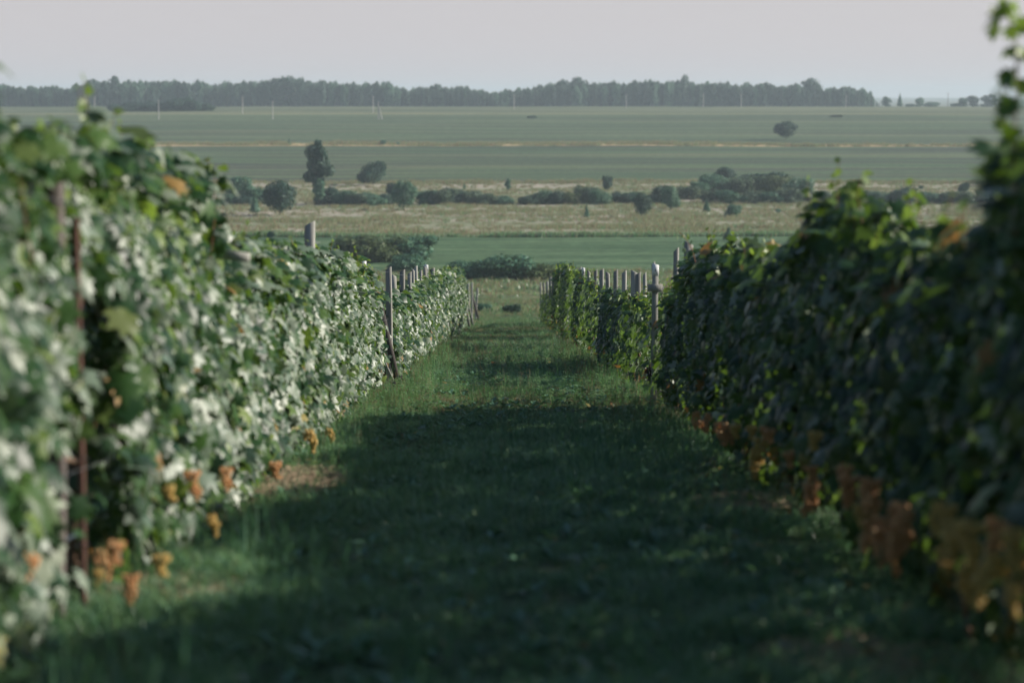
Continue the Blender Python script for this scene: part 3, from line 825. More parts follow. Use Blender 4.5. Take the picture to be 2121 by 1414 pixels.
# the two long shoots that stand out against the view, and a third drooping on the left
def lone_shoot(x, d, start, pts, label, n, size, mats=(0, 1)):
    g = np.random.default_rng(int(d*10))
    root = empty('vine_shoot', (x, d, gz(x, d)), label, 'vine shoot')
    t = np.linspace(0, 1, len(pts)); P0 = np.array(pts, float); P0[:, 2] += start
    a = Acc(); a.tube(P0, np.linspace(.006, .002, len(P0)), 5); obj('cane', a.mesh('cane', [M['cane']]), root)
    tt = np.linspace(.02, 1, n); Q = np.stack([np.interp(tt, t, P0[:, i]) for i in range(3)], 1) + g.normal(0, .035, (n, 3))
    X, T, N = leaf_frames(g.normal(0, .7, (n, 3))+np.array([.3, -.4, .4]), down=.7, jit=.4, g=g)
    S = size*np.linspace(1.1, .55, n)*g.uniform(.8, 1.2, n)
    for k in range(n):
        me = LEAF_ME['vine_tip' if k > n*.6 else 'vine'][k % 5]
        o = bpy.data.objects.new('leaf', me); COL.objects.link(o); o.parent = root
        s_ = S[k]
        o.matrix_local = Matrix([[X[k,i]*s_, T[k,i]*s_, N[k,i]*s_, Q[k,i]] for i in range(3)] + [[0, 0, 0, 1]])
d = 9.9; x = px2x(2096, d)
lone_shoot(x, d, 1.55, [(.03, 0, 0), (.015, 0, .3), (.0, 0, .55), (.01, 0, .8), (.005, 0, .98), (-.03, 0, 1.12), (-.055, 0, 1.17)], 'tall vine shoot rising against the sky at the right edge', 46, .115)
d = 9.4; x = px2x(2125, d)
lone_shoot(x, d, 1.45, [(.05, 0, 0), (.03, 0, .25), (.0, 0, .5), (.03, 0, .7)], 'thick leafy shoot at the right edge under the tall one', 42, .12)
d = 15.9; x = px2x(432, d)
lone_shoot(x, d, 1.62, [(0, 0, 0), (.02, 0, .25), (.05, 0, .5), (.04, 0, .72), (-.01, 0, .80), (-.06, 0, .77)], 'arched vine shoot standing clear of the left hedge beside the crossbar post', 34, .10)
d = 25.5; x = px2x(1430, d)
lone_shoot(x, d, 1.85, [(.06, 0, 0), (.03, 0, .12), (-.02, 0, .22), (-.08, 0, .30), (-.12, 0, .33)], 'thin tendril shoot reaching left above the right hedge', 12, .06)
d = 14.0; x = px2x(1782, d)
lone_shoot(x, d, 1.75, [(0, 0, 0), (.01, 0, .2), (-.02, 0, .36), (0, 0, .46)], 'dark leafy shoot forming the peak of the near right hedge', 22, .12)

# further rows seen over and through the hedges
def back_row(x0, name, z0, z1, seed, hh=2.0):
    z = z0; k = 0
    side = 1 if x0 < 0 else -1
    hf = lambda s: hh*(.92+.10*vnoise(s, seed, .12))
    while z < z1:
        part = ('nearest', 'second', 'third', 'fourth', 'fifth', 'farthest')[min(5, int((z-z0)/(z1-z0)*6))]
        vine(x0, z, hf, side, 2, 420, 0, .17, 3000+seed*100+k, 3.0, f'grapevine in the {part} stretch of the {name}', f'grapevines, {part} stretch of the {name}', (), 1)
        z += 3.0; k += 1
    for q, d in enumerate(np.arange(z0+2, z1+12, 5.5)):
        post(x0, float(d), 2.1+.2*math.sin(q*2.3), 'plain', 0, 0, .09, f'grey post standing in the {"near" if q < 8 else "middle" if q < 16 else "far"} part of the {name}', f'posts, {"near" if q < 8 else "middle" if q < 16 else "far"} part of the {name}', 300+seed*40+q)
back_row(6.25, 'second row to the right', 38, 150, 1, 1.85)
back_row(10.4, 'third row to the right', 60, 160, 2, 1.8)
back_row(-6.1, 'second row to the left', 20, 150, 3, 1.8)

# ------------------------------------------------------------------ grass (instanced tufts, stuff)
def blade_mesh(name, n, h, w, spread, mats, seed, broad=0, seedheads=0, lean=1.35):
    g = np.random.default_rng(seed); a = Acc()
    for k in range(n):
        x, y = g.normal(0, spread, 2); hh = h*g.uniform(.45, 1.15); th = g.uniform(0, 6.283)
        ln = lean*hh*g.uniform(.2, 1.2); dx, dy = math.cos(th)*ln, math.sin(th)*ln
        sx, sy = -math.sin(th)*w/2*g.uniform(.7, 1.3), math.cos(th)*w/2
        a.add([(x-sx, y-sy, -.01), (x+sx, y+sy, -.01), (x+dx*.35-sx*.8, y+dy*.35-sy*.8, hh*.55), (x+dx*.35+sx*.8, y+dy*.35+sy*.8, hh*.55), (x+dx, y+dy, hh*.95)],
              [(0, 1, 2), (1, 3, 2), (2, 3, 4)], int(g.integers(len(mats))))
    for k in range(broad):
        x, y = g.normal(0, spread*1.2, 2); th = g.uniform(0, 6.283); s = g.uniform(.007, .018)*h/.07; z = g.uniform(.2, .9)*h
        c, q = math.cos(th), math.sin(th); t = g.uniform(-.3, .4)
        a.add([(x, y, z), (x+s*(c*.5-q*.4), y+s*(q*.5+c*.4), z+s*t*.5), (x+s*c*1.1, y+s*q*1.1, z+s*t), (x+s*(c*.5+q*.4), y+s*(q*.5-c*.4), z+s*t*.5-.002)], [(0, 1, 2, 3)], 0)
    for k in range(seedheads):
        x, y = g.normal(0, spread, 2); hh = h*g.uniform(1.2, 2.3); th = g.uniform(0, 6.283); e = .15*hh
        px, py = x+math.cos(th)*e, y+math.sin(th)*e; r_ = .0022
        a.add([(x-.001, y, 0), (x+.001, y, 0), (px+.0008, py, hh), (px-.0008, py, hh)], [(0, 1, 2, 3)], len(mats)-1)
        for s1, s2 in ((1, 0), (0, 1)):
            a.add([(px-s1*r_*1.6, py-s2*r_*1.6, hh-.02), (px, py, hh-.035), (px+s1*r_*1.6, py+s2*r_*1.6, hh-.02), (px, py, hh+.012)], [(0, 1, 2, 3)], len(mats)-1)
    return a.mesh(name, mats)
M['g_green'] = leaf_material('grass_green', [(0, (.062, .160, .060)), (.6, (.122, .240, .085)), (1, (.26, .33, .125))], back=(.16, .27, .105), rough=.5, spec=.4, transl=.35, tcol=(.18, .40, .14), patch=1.1)
M['g_blue'] = leaf_material('weed_leaf', [(0, (.055, .17, .10)), (1, (.12, .26, .15))], back=(.13, .26, .16), rough=.36, spec=.7, transl=.2, tcol=(.10, .22, .07), patch=1.6)
M['g_dry'] = leaf_material('dry_blade', [(0, (.22, .18, .10)), (.6, (.36, .30, .18)), (1, (.48, .40, .27))], back=(.22, .17, .1), rough=.7, spec=.2, transl=.2, tcol=(.3, .2, .1))
M['straw'] = leaf_material('straw', [(0, (.30, .21, .13)), (1, (.48, .36, .24))], back=(.36, .27, .18), rough=.7, spec=.2, transl=0)
def src_collection(name, meshes):
    c = bpy.data.collections.new(name)          # sources for geometry nodes; never linked to the scene
    for me in meshes:
        c.objects.link(bpy.data.objects.new(name+'_tuft', me))
    return c
def scatter(name, pts, scale, pick, coll, label=None):
    me = bpy.data.meshes.new(name); me.vertices.add(len(pts)); me.vertices.foreach_set('co', np.asarray(pts, np.float32).ravel())
    for an, arr, ty in (('sc', scale, 'FLOAT'), ('rz', rng.uniform(0, 6.283, len(pts)), 'FLOAT'), ('pick', pick, 'INT')):
        at = me.attributes.new(an, ty, 'POINT'); at.data.foreach_set('value', np.asarray(arr, np.int32 if ty == 'INT' else np.float32))
    o = obj(name, me)
    ng = bpy.data.node_groups.new(name+'_scatter', 'GeometryNodeTree')
    ng.interface.new_socket('Geometry', in_out='INPUT', socket_type='NodeSocketGeometry')
    ng.interface.new_socket('Geometry', in_out='OUTPUT', socket_type='NodeSocketGeometry')
    n, l = ng.nodes, ng.links
    gi, go = n.new('NodeGroupInput'), n.new('NodeGroupOutput')
    ci = n.new('GeometryNodeCollectionInfo'); ci.inputs['Collection'].default_value = coll
    ci.inputs['Separate Children'].default_value = True; ci.inputs['Reset Children'].default_value = True
    mp = n.new('GeometryNodeMeshToPoints')
    ip = n.new('GeometryNodeInstanceOnPoints'); ip.inputs['Pick Instance'].default_value = True
    def at(nm, ty):
        a = n.new('GeometryNodeInputNamedAttribute'); a.data_type = ty; a.inputs['Name'].default_value = nm; return a.outputs['Attribute']
    cx = n.new('ShaderNodeCombineXYZ'); l.new(at('rz', 'FLOAT'), cx.inputs['Z'])
    l.new(gi.outputs[0], mp.inputs[0]); l.new(mp.outputs[0], ip.inputs['Points']); l.new(ci.outputs[0], ip.inputs['Instance'])
    l.new(at('pick', 'INT'), ip.inputs['Instance Index']); l.new(cx.outputs[0], ip.inputs['Rotation']); l.new(at('sc', 'FLOAT'), ip.inputs['Scale'])
    l.new(ip.outputs[0], go.inputs[0])
    o.modifiers.new('scatter', 'NODES').node_group = ng
    return tag(o, label, kind='stuff')

G_, B_, DR = M['g_green'], M['g_blue'], M['g_dry']
tufts = [blade_mesh('tuft', 26, .075, .0042, .045, [G_, G_, B_], 1), blade_mesh('tuft', 18, .06, .004, .05, [G_, B_], 2, broad=26), blade_mesh('tuft', 8, .05, .004, .06, [B_], 3, broad=44),
         blade_mesh('tuft', 24, .10, .0045, .04, [G_, G_, B_], 4, seedheads=1), blade_mesh('tuft', 24, .055, .004, .055, [G_, DR, DR, DR], 5), blade_mesh('tuft', 22, .055, .004, .05, [DR, DR, DR, DR, G_], 6, seedheads=2)]
tc = src_collection('grass_sources', tufts)
def scatter_pts(n, dr, xf, dens_pow=1.0):
    d = dr[0] + (dr[1]-dr[0])*rng.random(n)**dens_pow
    lo, hi = xf
    x = rng.uniform(lo, hi, n)
    return x, d
def grass(name, n, dr, xr, s0, label, extra=None):
    x, d = scatter_pts(n, dr, xr)
    # bare strips under the vines
    under = np.minimum(np.abs(x-XL), np.abs(x-XR)) < .35
    keep = ~(under & (rng.random(n) < .55))
    # mound-like unevenness of growth
    gr = .7*vnoise2(x*1.1, d*.55, 3) + .9*vnoise2(x*3.4, d*2.2, 4)
    keep &= rng.random(n) < np.clip(.75+.6*gr, .12, 1)
    x, d, gr = x[keep], d[keep], gr[keep]
    dry = vnoise2(x*.35, d*.13, 8) + .5*vnoise2(x*1.2, d*.5, 9)
    # the grass is drier and sparser out in the open, lusher near the camera
    bias = np.interp(d, [5, 24, 29, 33, 37, 45, 60, 110, 200], [-.75, -.6, -.3, 1.4, 1.0, .1, .5, 1.4, 1.5])
    pd = np.clip(.12+.42*dry+bias*.45, .01, .85)
    r = rng.random(len(x))
    pick = np.where(r < pd*.55, 5, np.where(r < pd, 4, rng.integers(0, 4, len(x))))
    z = ground(x, d)
    sc = s0*np.clip(1+.55*gr, .35, 2)*rng.uniform(.7, 1.35, len(x))*np.interp(d, [5, 20, 30, 60], [1.05, .95, .62, .62])
    edge = np.minimum(np.abs(x-XL), np.abs(x-XR)) < .75
    sc = np.where(edge & (rng.random(len(x)) < .5), sc*np.interp(d, [18, 30], [.85, 1.35]), sc)
    scatter(name, np.stack([x, d, z], 1), sc, pick, tc, label)
grass('grass', 30000, (5.5, 24), (-2.6, 3.0), 1.0, 'thick green grass and weeds in the shaded aisle')
grass('grass', 52000, (24, 62), (-2.3, 2.5), 1.0, 'sunlit grass with dry patches in the middle of the aisle')
grass('grass', 30000, (62, 240), (-4.2, 4.4), 1.9, 'short dry grass at the far end of the aisle')

for xr_ in ((-9.5, -2.5), (2.7, 10.2)):
    grass('grass', 9000, (14, 120), xr_, 1.9, 'grass between the outer rows of vines')
grass('grass', 16000, (20, 235), (-46, -9), 3.2, 'open grass left of the rows')
grass('grass', 16000, (20, 235), (10.5, 52), 3.2, 'open grass right of the rows')
# taller weeds and single stalks
weeds = [blade_mesh('weed', 10, .20, .006, .03, [G_, DR], 21, broad=20, seedheads=5, lean=.35), blade_mesh('weed', 6, .26, .005, .02, [G_], 22, broad=26, seedheads=2, lean=.3), blade_mesh('weed', 14, .16, .006, .05, [DR, G_], 23, seedheads=8)]
wc = src_collection('weed_sources', weeds)
n = 2600; x = rng.uniform(-1.95, 2.1, n); d = 6+66*rng.random(n)**1.1
x = np.where(rng.random(n) < .55, np.where(rng.random(n) < .6, XR-.45+rng.normal(0, .22, n), XL+.45+rng.normal(0, .18, n)), x)
scatter('weeds', np.stack([x, d, ground(x, d)], 1), rng.uniform(.5, 1.2, n)*np.interp(d, [10, 20, 30], [.5, .6, .9]), rng.integers(0, 3, n), wc, 'taller weeds and seed stalks along the aisle')

def rosette(seed, n, ln):
    g = np.random.default_rng(seed); a = Acc()
    for k in range(n):
        th = k*2.4+g.normal(0, .3); l = ln*g.uniform(.6, 1.1); w = l*.2; up = g.uniform(.25, .9)*l; c, q = math.cos(th), math.sin(th)
        a.add([(0, 0, .005), (c*l*.5-q*w, q*l*.5+c*w, up*.7), (c*l, q*l, up*.75), (c*l*.5+q*w, q*l*.5-c*w, up*.7-.003)], [(0, 1, 2, 3)], 0)
    return a.mesh('rosette', [M['g_blue'] if seed % 2 else M['g_green']])
rc = src_collection('rosette_sources', [rosette(71, 9, .085), rosette(72, 12, .06), rosette(73, 7, .11), rosette(74, 14, .05)])
n = 3600; d = 6.5+48*rng.random(n)**1.25; x = rng.uniform(-1.9, 2.0, n); k_ = vnoise2(x*1.6, d*.9, 55) > -.25; x, d = x[k_], d[k_]
scatter('broadleaf_weeds', np.stack([x, d, ground(x, d)+.02], 1), rng.uniform(.6, 1.3, len(x)), rng.integers(0, 4, len(x)), rc, 'low broad leaved weeds in the grass of the aisle')

# straw and mown hay lying by the left vines
st = Acc(); g = np.random.default_rng(4)
def straw_patch(cx_, cd, rx, rd, n, hgt):
    for k in range(n):
        a_, r_ = g.uniform(0, 6.283), math.sqrt(g.random())
        x, d = cx_+rx*r_*math.cos(a_), cd+rd*r_*math.sin(a_)
        z = gz(x, d)+hgt*(1-r_)*g.uniform(.4, 1)+.035; th = g.normal(0, .9); ln = g.uniform(.06, .16); w = .003
        c, s = math.cos(th), math.sin(th); dz = g.normal(0, .02)
        st.add([(x-c*ln, d-s*ln, z-dz), (x-c*ln-s*w, d-s*ln+c*w, z-dz+w), (x+c*ln-s*w, d+s*ln+c*w, z+dz+w), (x+c*ln, d+s*ln, z+dz)], [(0, 1, 2, 3)])
straw_patch(-1.68, 19.2, .34, 1.3, 1300, .07)
straw_patch(-1.62, 11.9, .35, .55, 500, .02)
straw_patch(1.45, 9.9, .3, .8, 260, .02)
straw_patch(1.75, 17.5, .3, .8, 350, .03)
tag(obj('dry_hay', st.mesh('dry_hay', [M['straw']])), 'heaps of dry mown hay lying at the foot of the vines', kind='stuff')
# a dead cane on the ground, right foreground
a = Acc(); d = 10.6; x = px2x(2010, d); z = gz(x, d)
a.tube([(x-.06, d-.5, z+.05), (x-.02, d-.2, z+.12), (x+.03, d+.1, z+.16), (x+.08, d+.5, z+.27)], [.016, .014, .013, .008], 7)
tag(obj('dead_branch', a.mesh('dead_branch', [M['cane']], smooth=True)), 'dead brown vine branch lying in the grass under the near right hedge', 'branch')

# ------------------------------------------------------------------ distant trees and shrubs
def crown_leaf_mat(name, stops, back, transl=.15):
    return leaf_material(name, stops, back=back, rough=.55, spec=.3, transl=transl, tcol=(.08, .14, .03), patch=0)
M['c_dark'] = crown_leaf_mat('crown_dark', [(0, (.010, .042, .036)), (.7, (.022, .074, .052)), (1, (.055, .12, .065))], (.03, .08, .055))
M['c_mid'] = crown_leaf_mat('crown_mid', [(0, (.040, .120, .080)), (.7, (.070, .175, .105)), (1, (.11, .23, .12))], (.08, .18, .11))
M['c_willow'] = crown_leaf_mat('crown_willow', [(0, (.05, .09, .056)), (.6, (.085, .14, .085)), (1, (.13, .19, .11))], (.10, .15, .10))
M['c_yellow'] = crown_leaf_mat('crown_yellowish', [(0, (.055, .09, .034)), (.7, (.095, .14, .05)), (1, (.14, .18, .06))], (.09, .13, .06))

def crown(shape, n, leaf, mat, seed, twig=0.0):
    """unit crown (about 1 wide, 1 high, base at 0): leaf cards spread over lumpy masses"""
    g = np.random.default_rng(seed)
    if shape == 'round': lumps = [((0, 0, .52), (.36, .36, .40))] + [((.34*math.cos(a)*g.uniform(.5, 1), .34*math.sin(a)*g.uniform(.5, 1), g.uniform(.3, .78)), (g.uniform(.14, .22),)*3) for a in g.uniform(0, 6.28, 9)]
    elif shape == 'mound': lumps = [((0, 0, .30), (.40, .40, .42))] + [((.42*math.cos(a)*g.uniform(.3, 1), .42*math.sin(a)*g.uniform(.3, 1), g.uniform(.15, .62)), (g.uniform(.13, .24),)*3) for a in g.uniform(0, 6.28, 12)]
    elif shape == 'tall': lumps = [((.0, 0, .62), (.34, .34, .16)), ((.14, .1, .80), (.24, .24, .13)), ((-.22, -.1, .52), (.28, .28, .10)), ((.24, .05, .42), (.26, .26, .09)), ((-.2, .1, .82), (.15, .15, .09)), ((0, 0, .93), (.13, .13, .08)), ((-.12, 0, .75), (.2, .2, .11)), ((0, 0, .35), (.2, .2, .12))]
    elif shape == 'forest': lumps = [((.05, 0, .24), (.3, .3, .14)), ((-.15, 0, .12), (.3, .3, .12)), ((0, 0, .62), (.33, .33, .34)), ((.12, 0, .80), (.22, .22, .18)), ((-.2, 0, .6), (.25, .25, .2)), ((.2, 0, .48), (.22, .22, .16)), ((0, 0, .40), (.25, .25, .16))] + [((g.uniform(-.3, .3), g.uniform(-.3, .3), g.uniform(.35, .9)), (g.uniform(.1, .17), g.uniform(.1, .17), g.uniform(.06, .1))) for _ in range(6)]
    elif shape == 'conic': lumps = [((g.uniform(-.05, .05), 0, z), (.42*(1.02-z), .42*(1.02-z), .10)) for z in np.linspace(.15, .95, 8)]
    vol = np.array([l[1][0]*l[1][1] + l[1][0]*l[1][2] for l in lumps]); vol /= vol.sum()
    which = g.choice(len(lumps), n, p=vol)
    C = np.array([l[0] for l in lumps])[which]; Rr = np.array([l[1] for l in lumps])[which]
    D_ = unit(g.normal(0, 1, (n, 3))); rad = g.uniform(.62, 1.08, n)[:, None]
    P = C + D_*Rr*rad
    P[:, 2] = np.maximum(P[:, 2], .01*g.random(n))
    N = unit(D_ + g.normal(0, .6, (n, 3)) + np.array([0, 0, .3])); T = unit(np.cross(N, g.normal(0, 1, (n, 3)))); X = np.cross(T, N)
    s = leaf*g.uniform(.6, 1.4, n)[:, None]
    V = np.stack([P - T*s, P + X*s*.75, P + T*s, P - X*s*.75], 1).reshape(-1, 3)
    Fq = np.arange(4*n).reshape(-1, 4)
    return mesh_np('crown', V, Fq, [mat])
def trunk_mesh(h, r0, seed, limbs=4):
    g = np.random.default_rng(seed); a = Acc()
    a.tube(np.stack([g.normal(0, .012, 6).cumsum(), g.normal(0, .012, 6).cumsum(), np.linspace(-.03, h, 6)], 1), np.linspace(r0, r0*.4, 6), 7)
    for k in range(limbs):
        th = g.uniform(0, 6.28); z0 = h*g.uniform(.35, .8); l = g.uniform(.15, .3)
        a.tube([(0, 0, z0), (l*.5*math.cos(th), l*.5*math.sin(th), z0+l*.5), (l*math.cos(th), l*math.sin(th), z0+l*1.1)], [r0*.5, r0*.35, r0*.15], 5)
    return a.mesh('trunk', [M['tree_bark']], smooth=True)
CR = {
 'round_d': [crown('round', 5200, .027, M['c_dark'], s) for s in (1, 2, 3)],
 'round_m': [crown('round', 5200, .027, M['c_mid'], s) for s in (4, 5)],
 'mound_d': [crown('mound', 5200, .027, M['c_dark'], s) for s in (6, 7)],
 'mound_m': [crown('mound', 5200, .027, M['c_mid'], s) for s in (8, 9, 10)],
 'mound_w': [crown('mound', 5200, .027, M['c_willow'], s) for s in (11, 12, 13)],
 'mound_y': [crown('mound', 5200, .027, M['c_yellow'], s) for s in (14, 15)],
 'tall': [crown('tall', 5200, .026, M['c_dark'], 16)],
 'tall_m': [crown('tall', 2600, .036, M['c_mid'], 17)],
 'conic': [crown('conic', 1500, .045, M['c_mid'], 18)],
 'forest': [crown('forest', 1700, .040, M['c_dark'], s) for s in (20, 21, 22, 23)],
 'forest_m': [crown('forest', 1700, .040, M['c_mid'], s) for s in (24, 25)],
}
TRK = [trunk_mesh(.55, .028, s) for s in (1, 2, 3)]
_sid = [0]
nm_scale = {'willow_bush': 1.15, 'distant_tree': .88, 'poplar_tree': .95}
def plant(name, px, yb, wpx, hpx, kind, label, cat, group=None, d=None, sink=.03):
    """px, base line and apparent size read from the photograph; real position and size from the terrain"""
    if d is None: d = y2d(yb)
    x = px2x(px, d); k = d/F; _sid[0] += 1
    s = _sid[0]
    w, h = wpx*k, hpx*k
    root = empty(name, (x, d, gz(x, d)-sink*h), label, cat, group)
    if nm_scale.get(name): h *= nm_scale[name]
    c = obj('crown', CR[kind][s % len(CR[kind])], root); c.scale = (w*1.22, w*1.1, h*1.12); c.rotation_euler = (0, 0, (s*2.399) % 6.28)
    t = obj('trunk', TRK[s % 3], root); t.scale = (h*.7, h*.7, h)
    return root
S = [ # px, base y, width, height, kind, name, label
 (660, 415, 58, 122, 'tall', 'poplar_tree', 'tall narrow tree standing above the shrub belt left of centre', 'tree'),
 (661, 424, 34, 50, 'tall_m', 'young_tree', 'young pale tree growing right at the foot of the tall narrow tree', 'tree'),
 (772, 383, 60, 47, 'round_d', 'round_bush', 'dark round bush alone on the field edge right of the tall tree', 'bush'),
 (580, 447, 74, 72, 'round_d', 'round_bush', 'large dark round bush in the dry meadow at left', 'bush'),
 (493, 402, 62, 48, 'mound_m', 'shrub', 'rounded shrub at the left end of the shrub belt', 'shrub'),
 (531, 420, 64, 46, 'mound_m', 'shrub', 'broad shrub between the left end shrub and the large round bush', 'shrub'),
 (528, 442, 26, 40, 'conic', 'sapling', 'small pointed sapling left of the large dark round bush', 'tree'),
 (837, 438, 46, 62, 'round_m', 'leafy_tree', 'lighter green bushy tree in front of the shrub belt', 'tree'),
 (818, 410, 40, 30, 'round_d', 'shrub', 'dark shrub just behind the lighter green bushy tree', 'shrub'),
 (1052, 397, 15, 27, 'tall_m', 'sapling', 'tiny upright sapling beyond the shrub belt, left of centre right', 'tree'),
 (1258, 397, 24, 33, 'round_d', 'small_tree', 'small dark tree on a stem beyond the shrub belt', 'tree'),
 (1215, 450, 14, 28, 'conic', 'sapling', 'thin dark sapling alone in the dry meadow', 'tree'),
 (1330, 450, 38, 52, 'round_d', 'bush', 'dark upright bush in the dry meadow right of the thin sapling', 'bush'),
 (1367, 422, 50, 46, 'mound_d', 'shrub', 'tall shrub in the belt behind the dark upright bush', 'shrub'),
 (1389, 434, 38, 50, 'round_m', 'leafy_tree', 'paler bushy tree just right of the dark upright bush', 'tree'),
 (1503, 370, 46, 28, 'mound_d', 'shrub', 'dark shrub topping the large willow thicket on its left', 'shrub'),
 (1600, 385, 96, 32, 'mound_d', 'shrub', 'wide dark shrub forming the crest of the large willow thicket', 'shrub'),
 (1463, 437, 20, 24, 'conic', 'sapling', 'small dark sapling in front of the willow thicket', 'tree'),
 (1519, 448, 36, 26, 'round_m', 'bush', 'low round bush in the meadow below the willow thicket', 'bush'),
 (1612, 440, 12, 10, 'round_m', 'bush', 'very small bush right of the low round one in the meadow', 'bush'),
 (1509, 497, 26, 26, 'conic', 'bush', 'small bush at the far edge of the green field', 'bush'),
 (1626, 289, 46, 38, 'round_d', 'round_tree', 'lone dark round tree in the upper field', 'tree'),
 (1873, 421, 58, 44, 'mound_d', 'shrub', 'rounded shrub seen above the near right hedge', 'shrub'),
 (1995, 398, 28, 20, 'round_d', 'bush', 'small round bush near the right edge in the belt', 'bush'),
 (2086, 397, 14, 22, 'round_d', 'bush', 'small bush almost behind the right edge shoot', 'bush'),
 (1907, 391, 10, 9, 'round_d', 'bush', 'tiny bush on the field edge above the right hedge', 'bush'),
 (795, 302, 14, 11, 'round_m', 'bush', 'tiny bush on the dry grass strip left of centre', 'bush'),
 (825, 302, 9, 7, 'round_m', 'bush', 'tiniest bush on the dry grass strip, right beside another', 'bush'),
 (600, 302, 8, 14, 'conic', 'sapling', 'tiny sapling on the dry grass strip at left', 'tree'),
 (962, 389, 8, 12, 'conic', 'sapling', 'tiny sapling at the lower edge of the crop field', 'tree'),
 (1102, 246, 22, 6, 'mound_d', 'bush', 'flat dark bush patch below the far power poles', 'bush'),
 (1730, 243, 26, 6, 'mound_d', 'bush', 'flat dark bush patch in the upper field at right', 'bush'),
 (845, 538, 105, 56, 'mound_m', 'willow_bush', 'big dark rounded willow bush left of the green field', 'bush'),
 (770, 540, 120, 56, 'mound_y', 'willow_bush', 'broad olive willow bush at the left end of the valley bushes', 'bush'),
 (845, 566, 80, 42, 'mound_m', 'willow_bush', 'lower willow bush in front of the big rounded one', 'bush'),
 (720, 530, 80, 44, 'mound_m', 'willow_bush', 'willow bush just over the tips of the left hedge', 'bush'),
 (1035, 582, 130, 54, 'mound_m', 'willow_bush', 'wide brownish green willow bush beyond the end of the aisle', 'bush'),
 (975, 580, 80, 42, 'mound_m', 'willow_bush', 'willow bush left of the wide one beyond the end of the aisle', 'bush'),
 (1110, 582, 90, 40, 'mound_y', 'willow_bush', 'low willow bush right of the wide one beyond the end of the aisle', 'bush'),
 (1150, 580, 60, 36, 'mound_m', 'willow_bush', 'small willow bush touching the top of the right hedge', 'bush'),
 (1063, 649, 34, 24, 'mound_d', 'bush', 'small dark green bush on the grass at the end of the aisle', 'bush'),
 (1003, 645, 34, 22, 'mound_m', 'bush', 'small leafy bush beside the last left posts', 'bush'),
 (1045, 602, 16, 8, 'mound_m', 'bush', 'low clump on the slope below the valley bushes', 'bush'),
]
for px, yb, w, h, kind, nm, lab, cat in S:
    plant(nm, px, yb, w, h, kind, lab, cat)
# the shrub belt across the meadow
belt = [(478, 424, 40, 24, 'mound_m'), (500, 426, 40, 22, 'mound_d'), (680, 422, 64, 34, 'mound_d'), (712, 424, 54, 30, 'mound_m'), (738, 426, 60, 26, 'mound_w'), (770, 426, 60, 24, 'mound_m'), (800, 424, 50, 22, 'mound_d'),
        (885, 424, 56, 30, 'mound_m'), (915, 425, 60, 30, 'mound_w'), (940, 424, 66, 32, 'mound_d'), (975, 424, 56, 28, 'mound_w'), (1004, 425, 50, 22, 'mound_w'), (1045, 425, 50, 18, 'mound_m'), (1095, 425, 44, 20, 'mound_d'), (1122, 424, 48, 26, 'mound_m'),
        (1150, 424, 56, 27, 'mound_d'), (1180, 424, 46, 24, 'mound_y'), (1222, 422, 56, 34, 'mound_w'), (1245, 424, 44, 30, 'mound_m'), (1285, 421, 50, 22, 'mound_d'), (1310, 421, 44, 20, 'mound_m'),
        (1425, 415, 60, 26, 'mound_w'), (1450, 400, 50, 22, 'mound_m'), (1480, 398, 70, 30, 'mound_m'), (1520, 402, 70, 30, 'mound_w'), (1560, 400, 80, 34, 'mound_w'), (1610, 405, 84, 38, 'mound_y'), (1650, 410, 60, 40, 'mound_m'),
        (1480, 420, 60, 26, 'mound_w'), (1515, 422, 64, 24, 'mound_m'), (1555, 422, 60, 24, 'mound_w'), (1595, 422, 66, 26, 'mound_m'), (1635, 422, 56, 30, 'mound_w'), (1665, 420, 44, 36, 'mound_d'),
        (1740, 420, 60, 26, 'mound_m'), (1790, 420, 60, 26, 'mound_d'), (1830, 420, 50, 24, 'mound_m'), (1925, 420, 50, 24, 'mound_m'), (1960, 420, 56, 24, 'mound_d'), (2005, 420, 56, 24, 'mound_w'), (2050, 420, 56, 28, 'mound_m'), (2095, 420, 50, 26, 'mound_d'), (1700, 420, 44, 22, 'mound_w')]
side_w = {'mound_m': 'mid green', 'mound_d': 'dark green', 'mound_w': 'grey green willowy', 'mound_y': 'olive'}
for px, yb, w, h, kind in belt:
    where = ('left part' if px < 700 else 'around the paler bushy tree') if px < 880 else ('middle' if px < 1340 else ('big thicket right of centre' if px < 1690 else 'over the right hedge'))
    plant('shrub', px, yb, w*.92, h*1.25, kind, f'{side_w[kind]} shrub of the meadow belt, {where}', 'shrub', f'{side_w[kind]} shrubs of the belt, {where}')
# dark grove before the forest at left
for i, (px, w, h) in enumerate([(250, 50, 18), (280, 56, 24), (312, 56, 24), (345, 60, 25), (378, 56, 34), (405, 56, 26), (428, 40, 18)]):
    plant('grove_tree', px, 231, w, h, 'mound_d', 'dark tree in the low grove standing in front of the left forest' if i != 4 else 'tallest dark tree in the low grove in front of the left forest', 'tree', 'trees of the low dark grove')
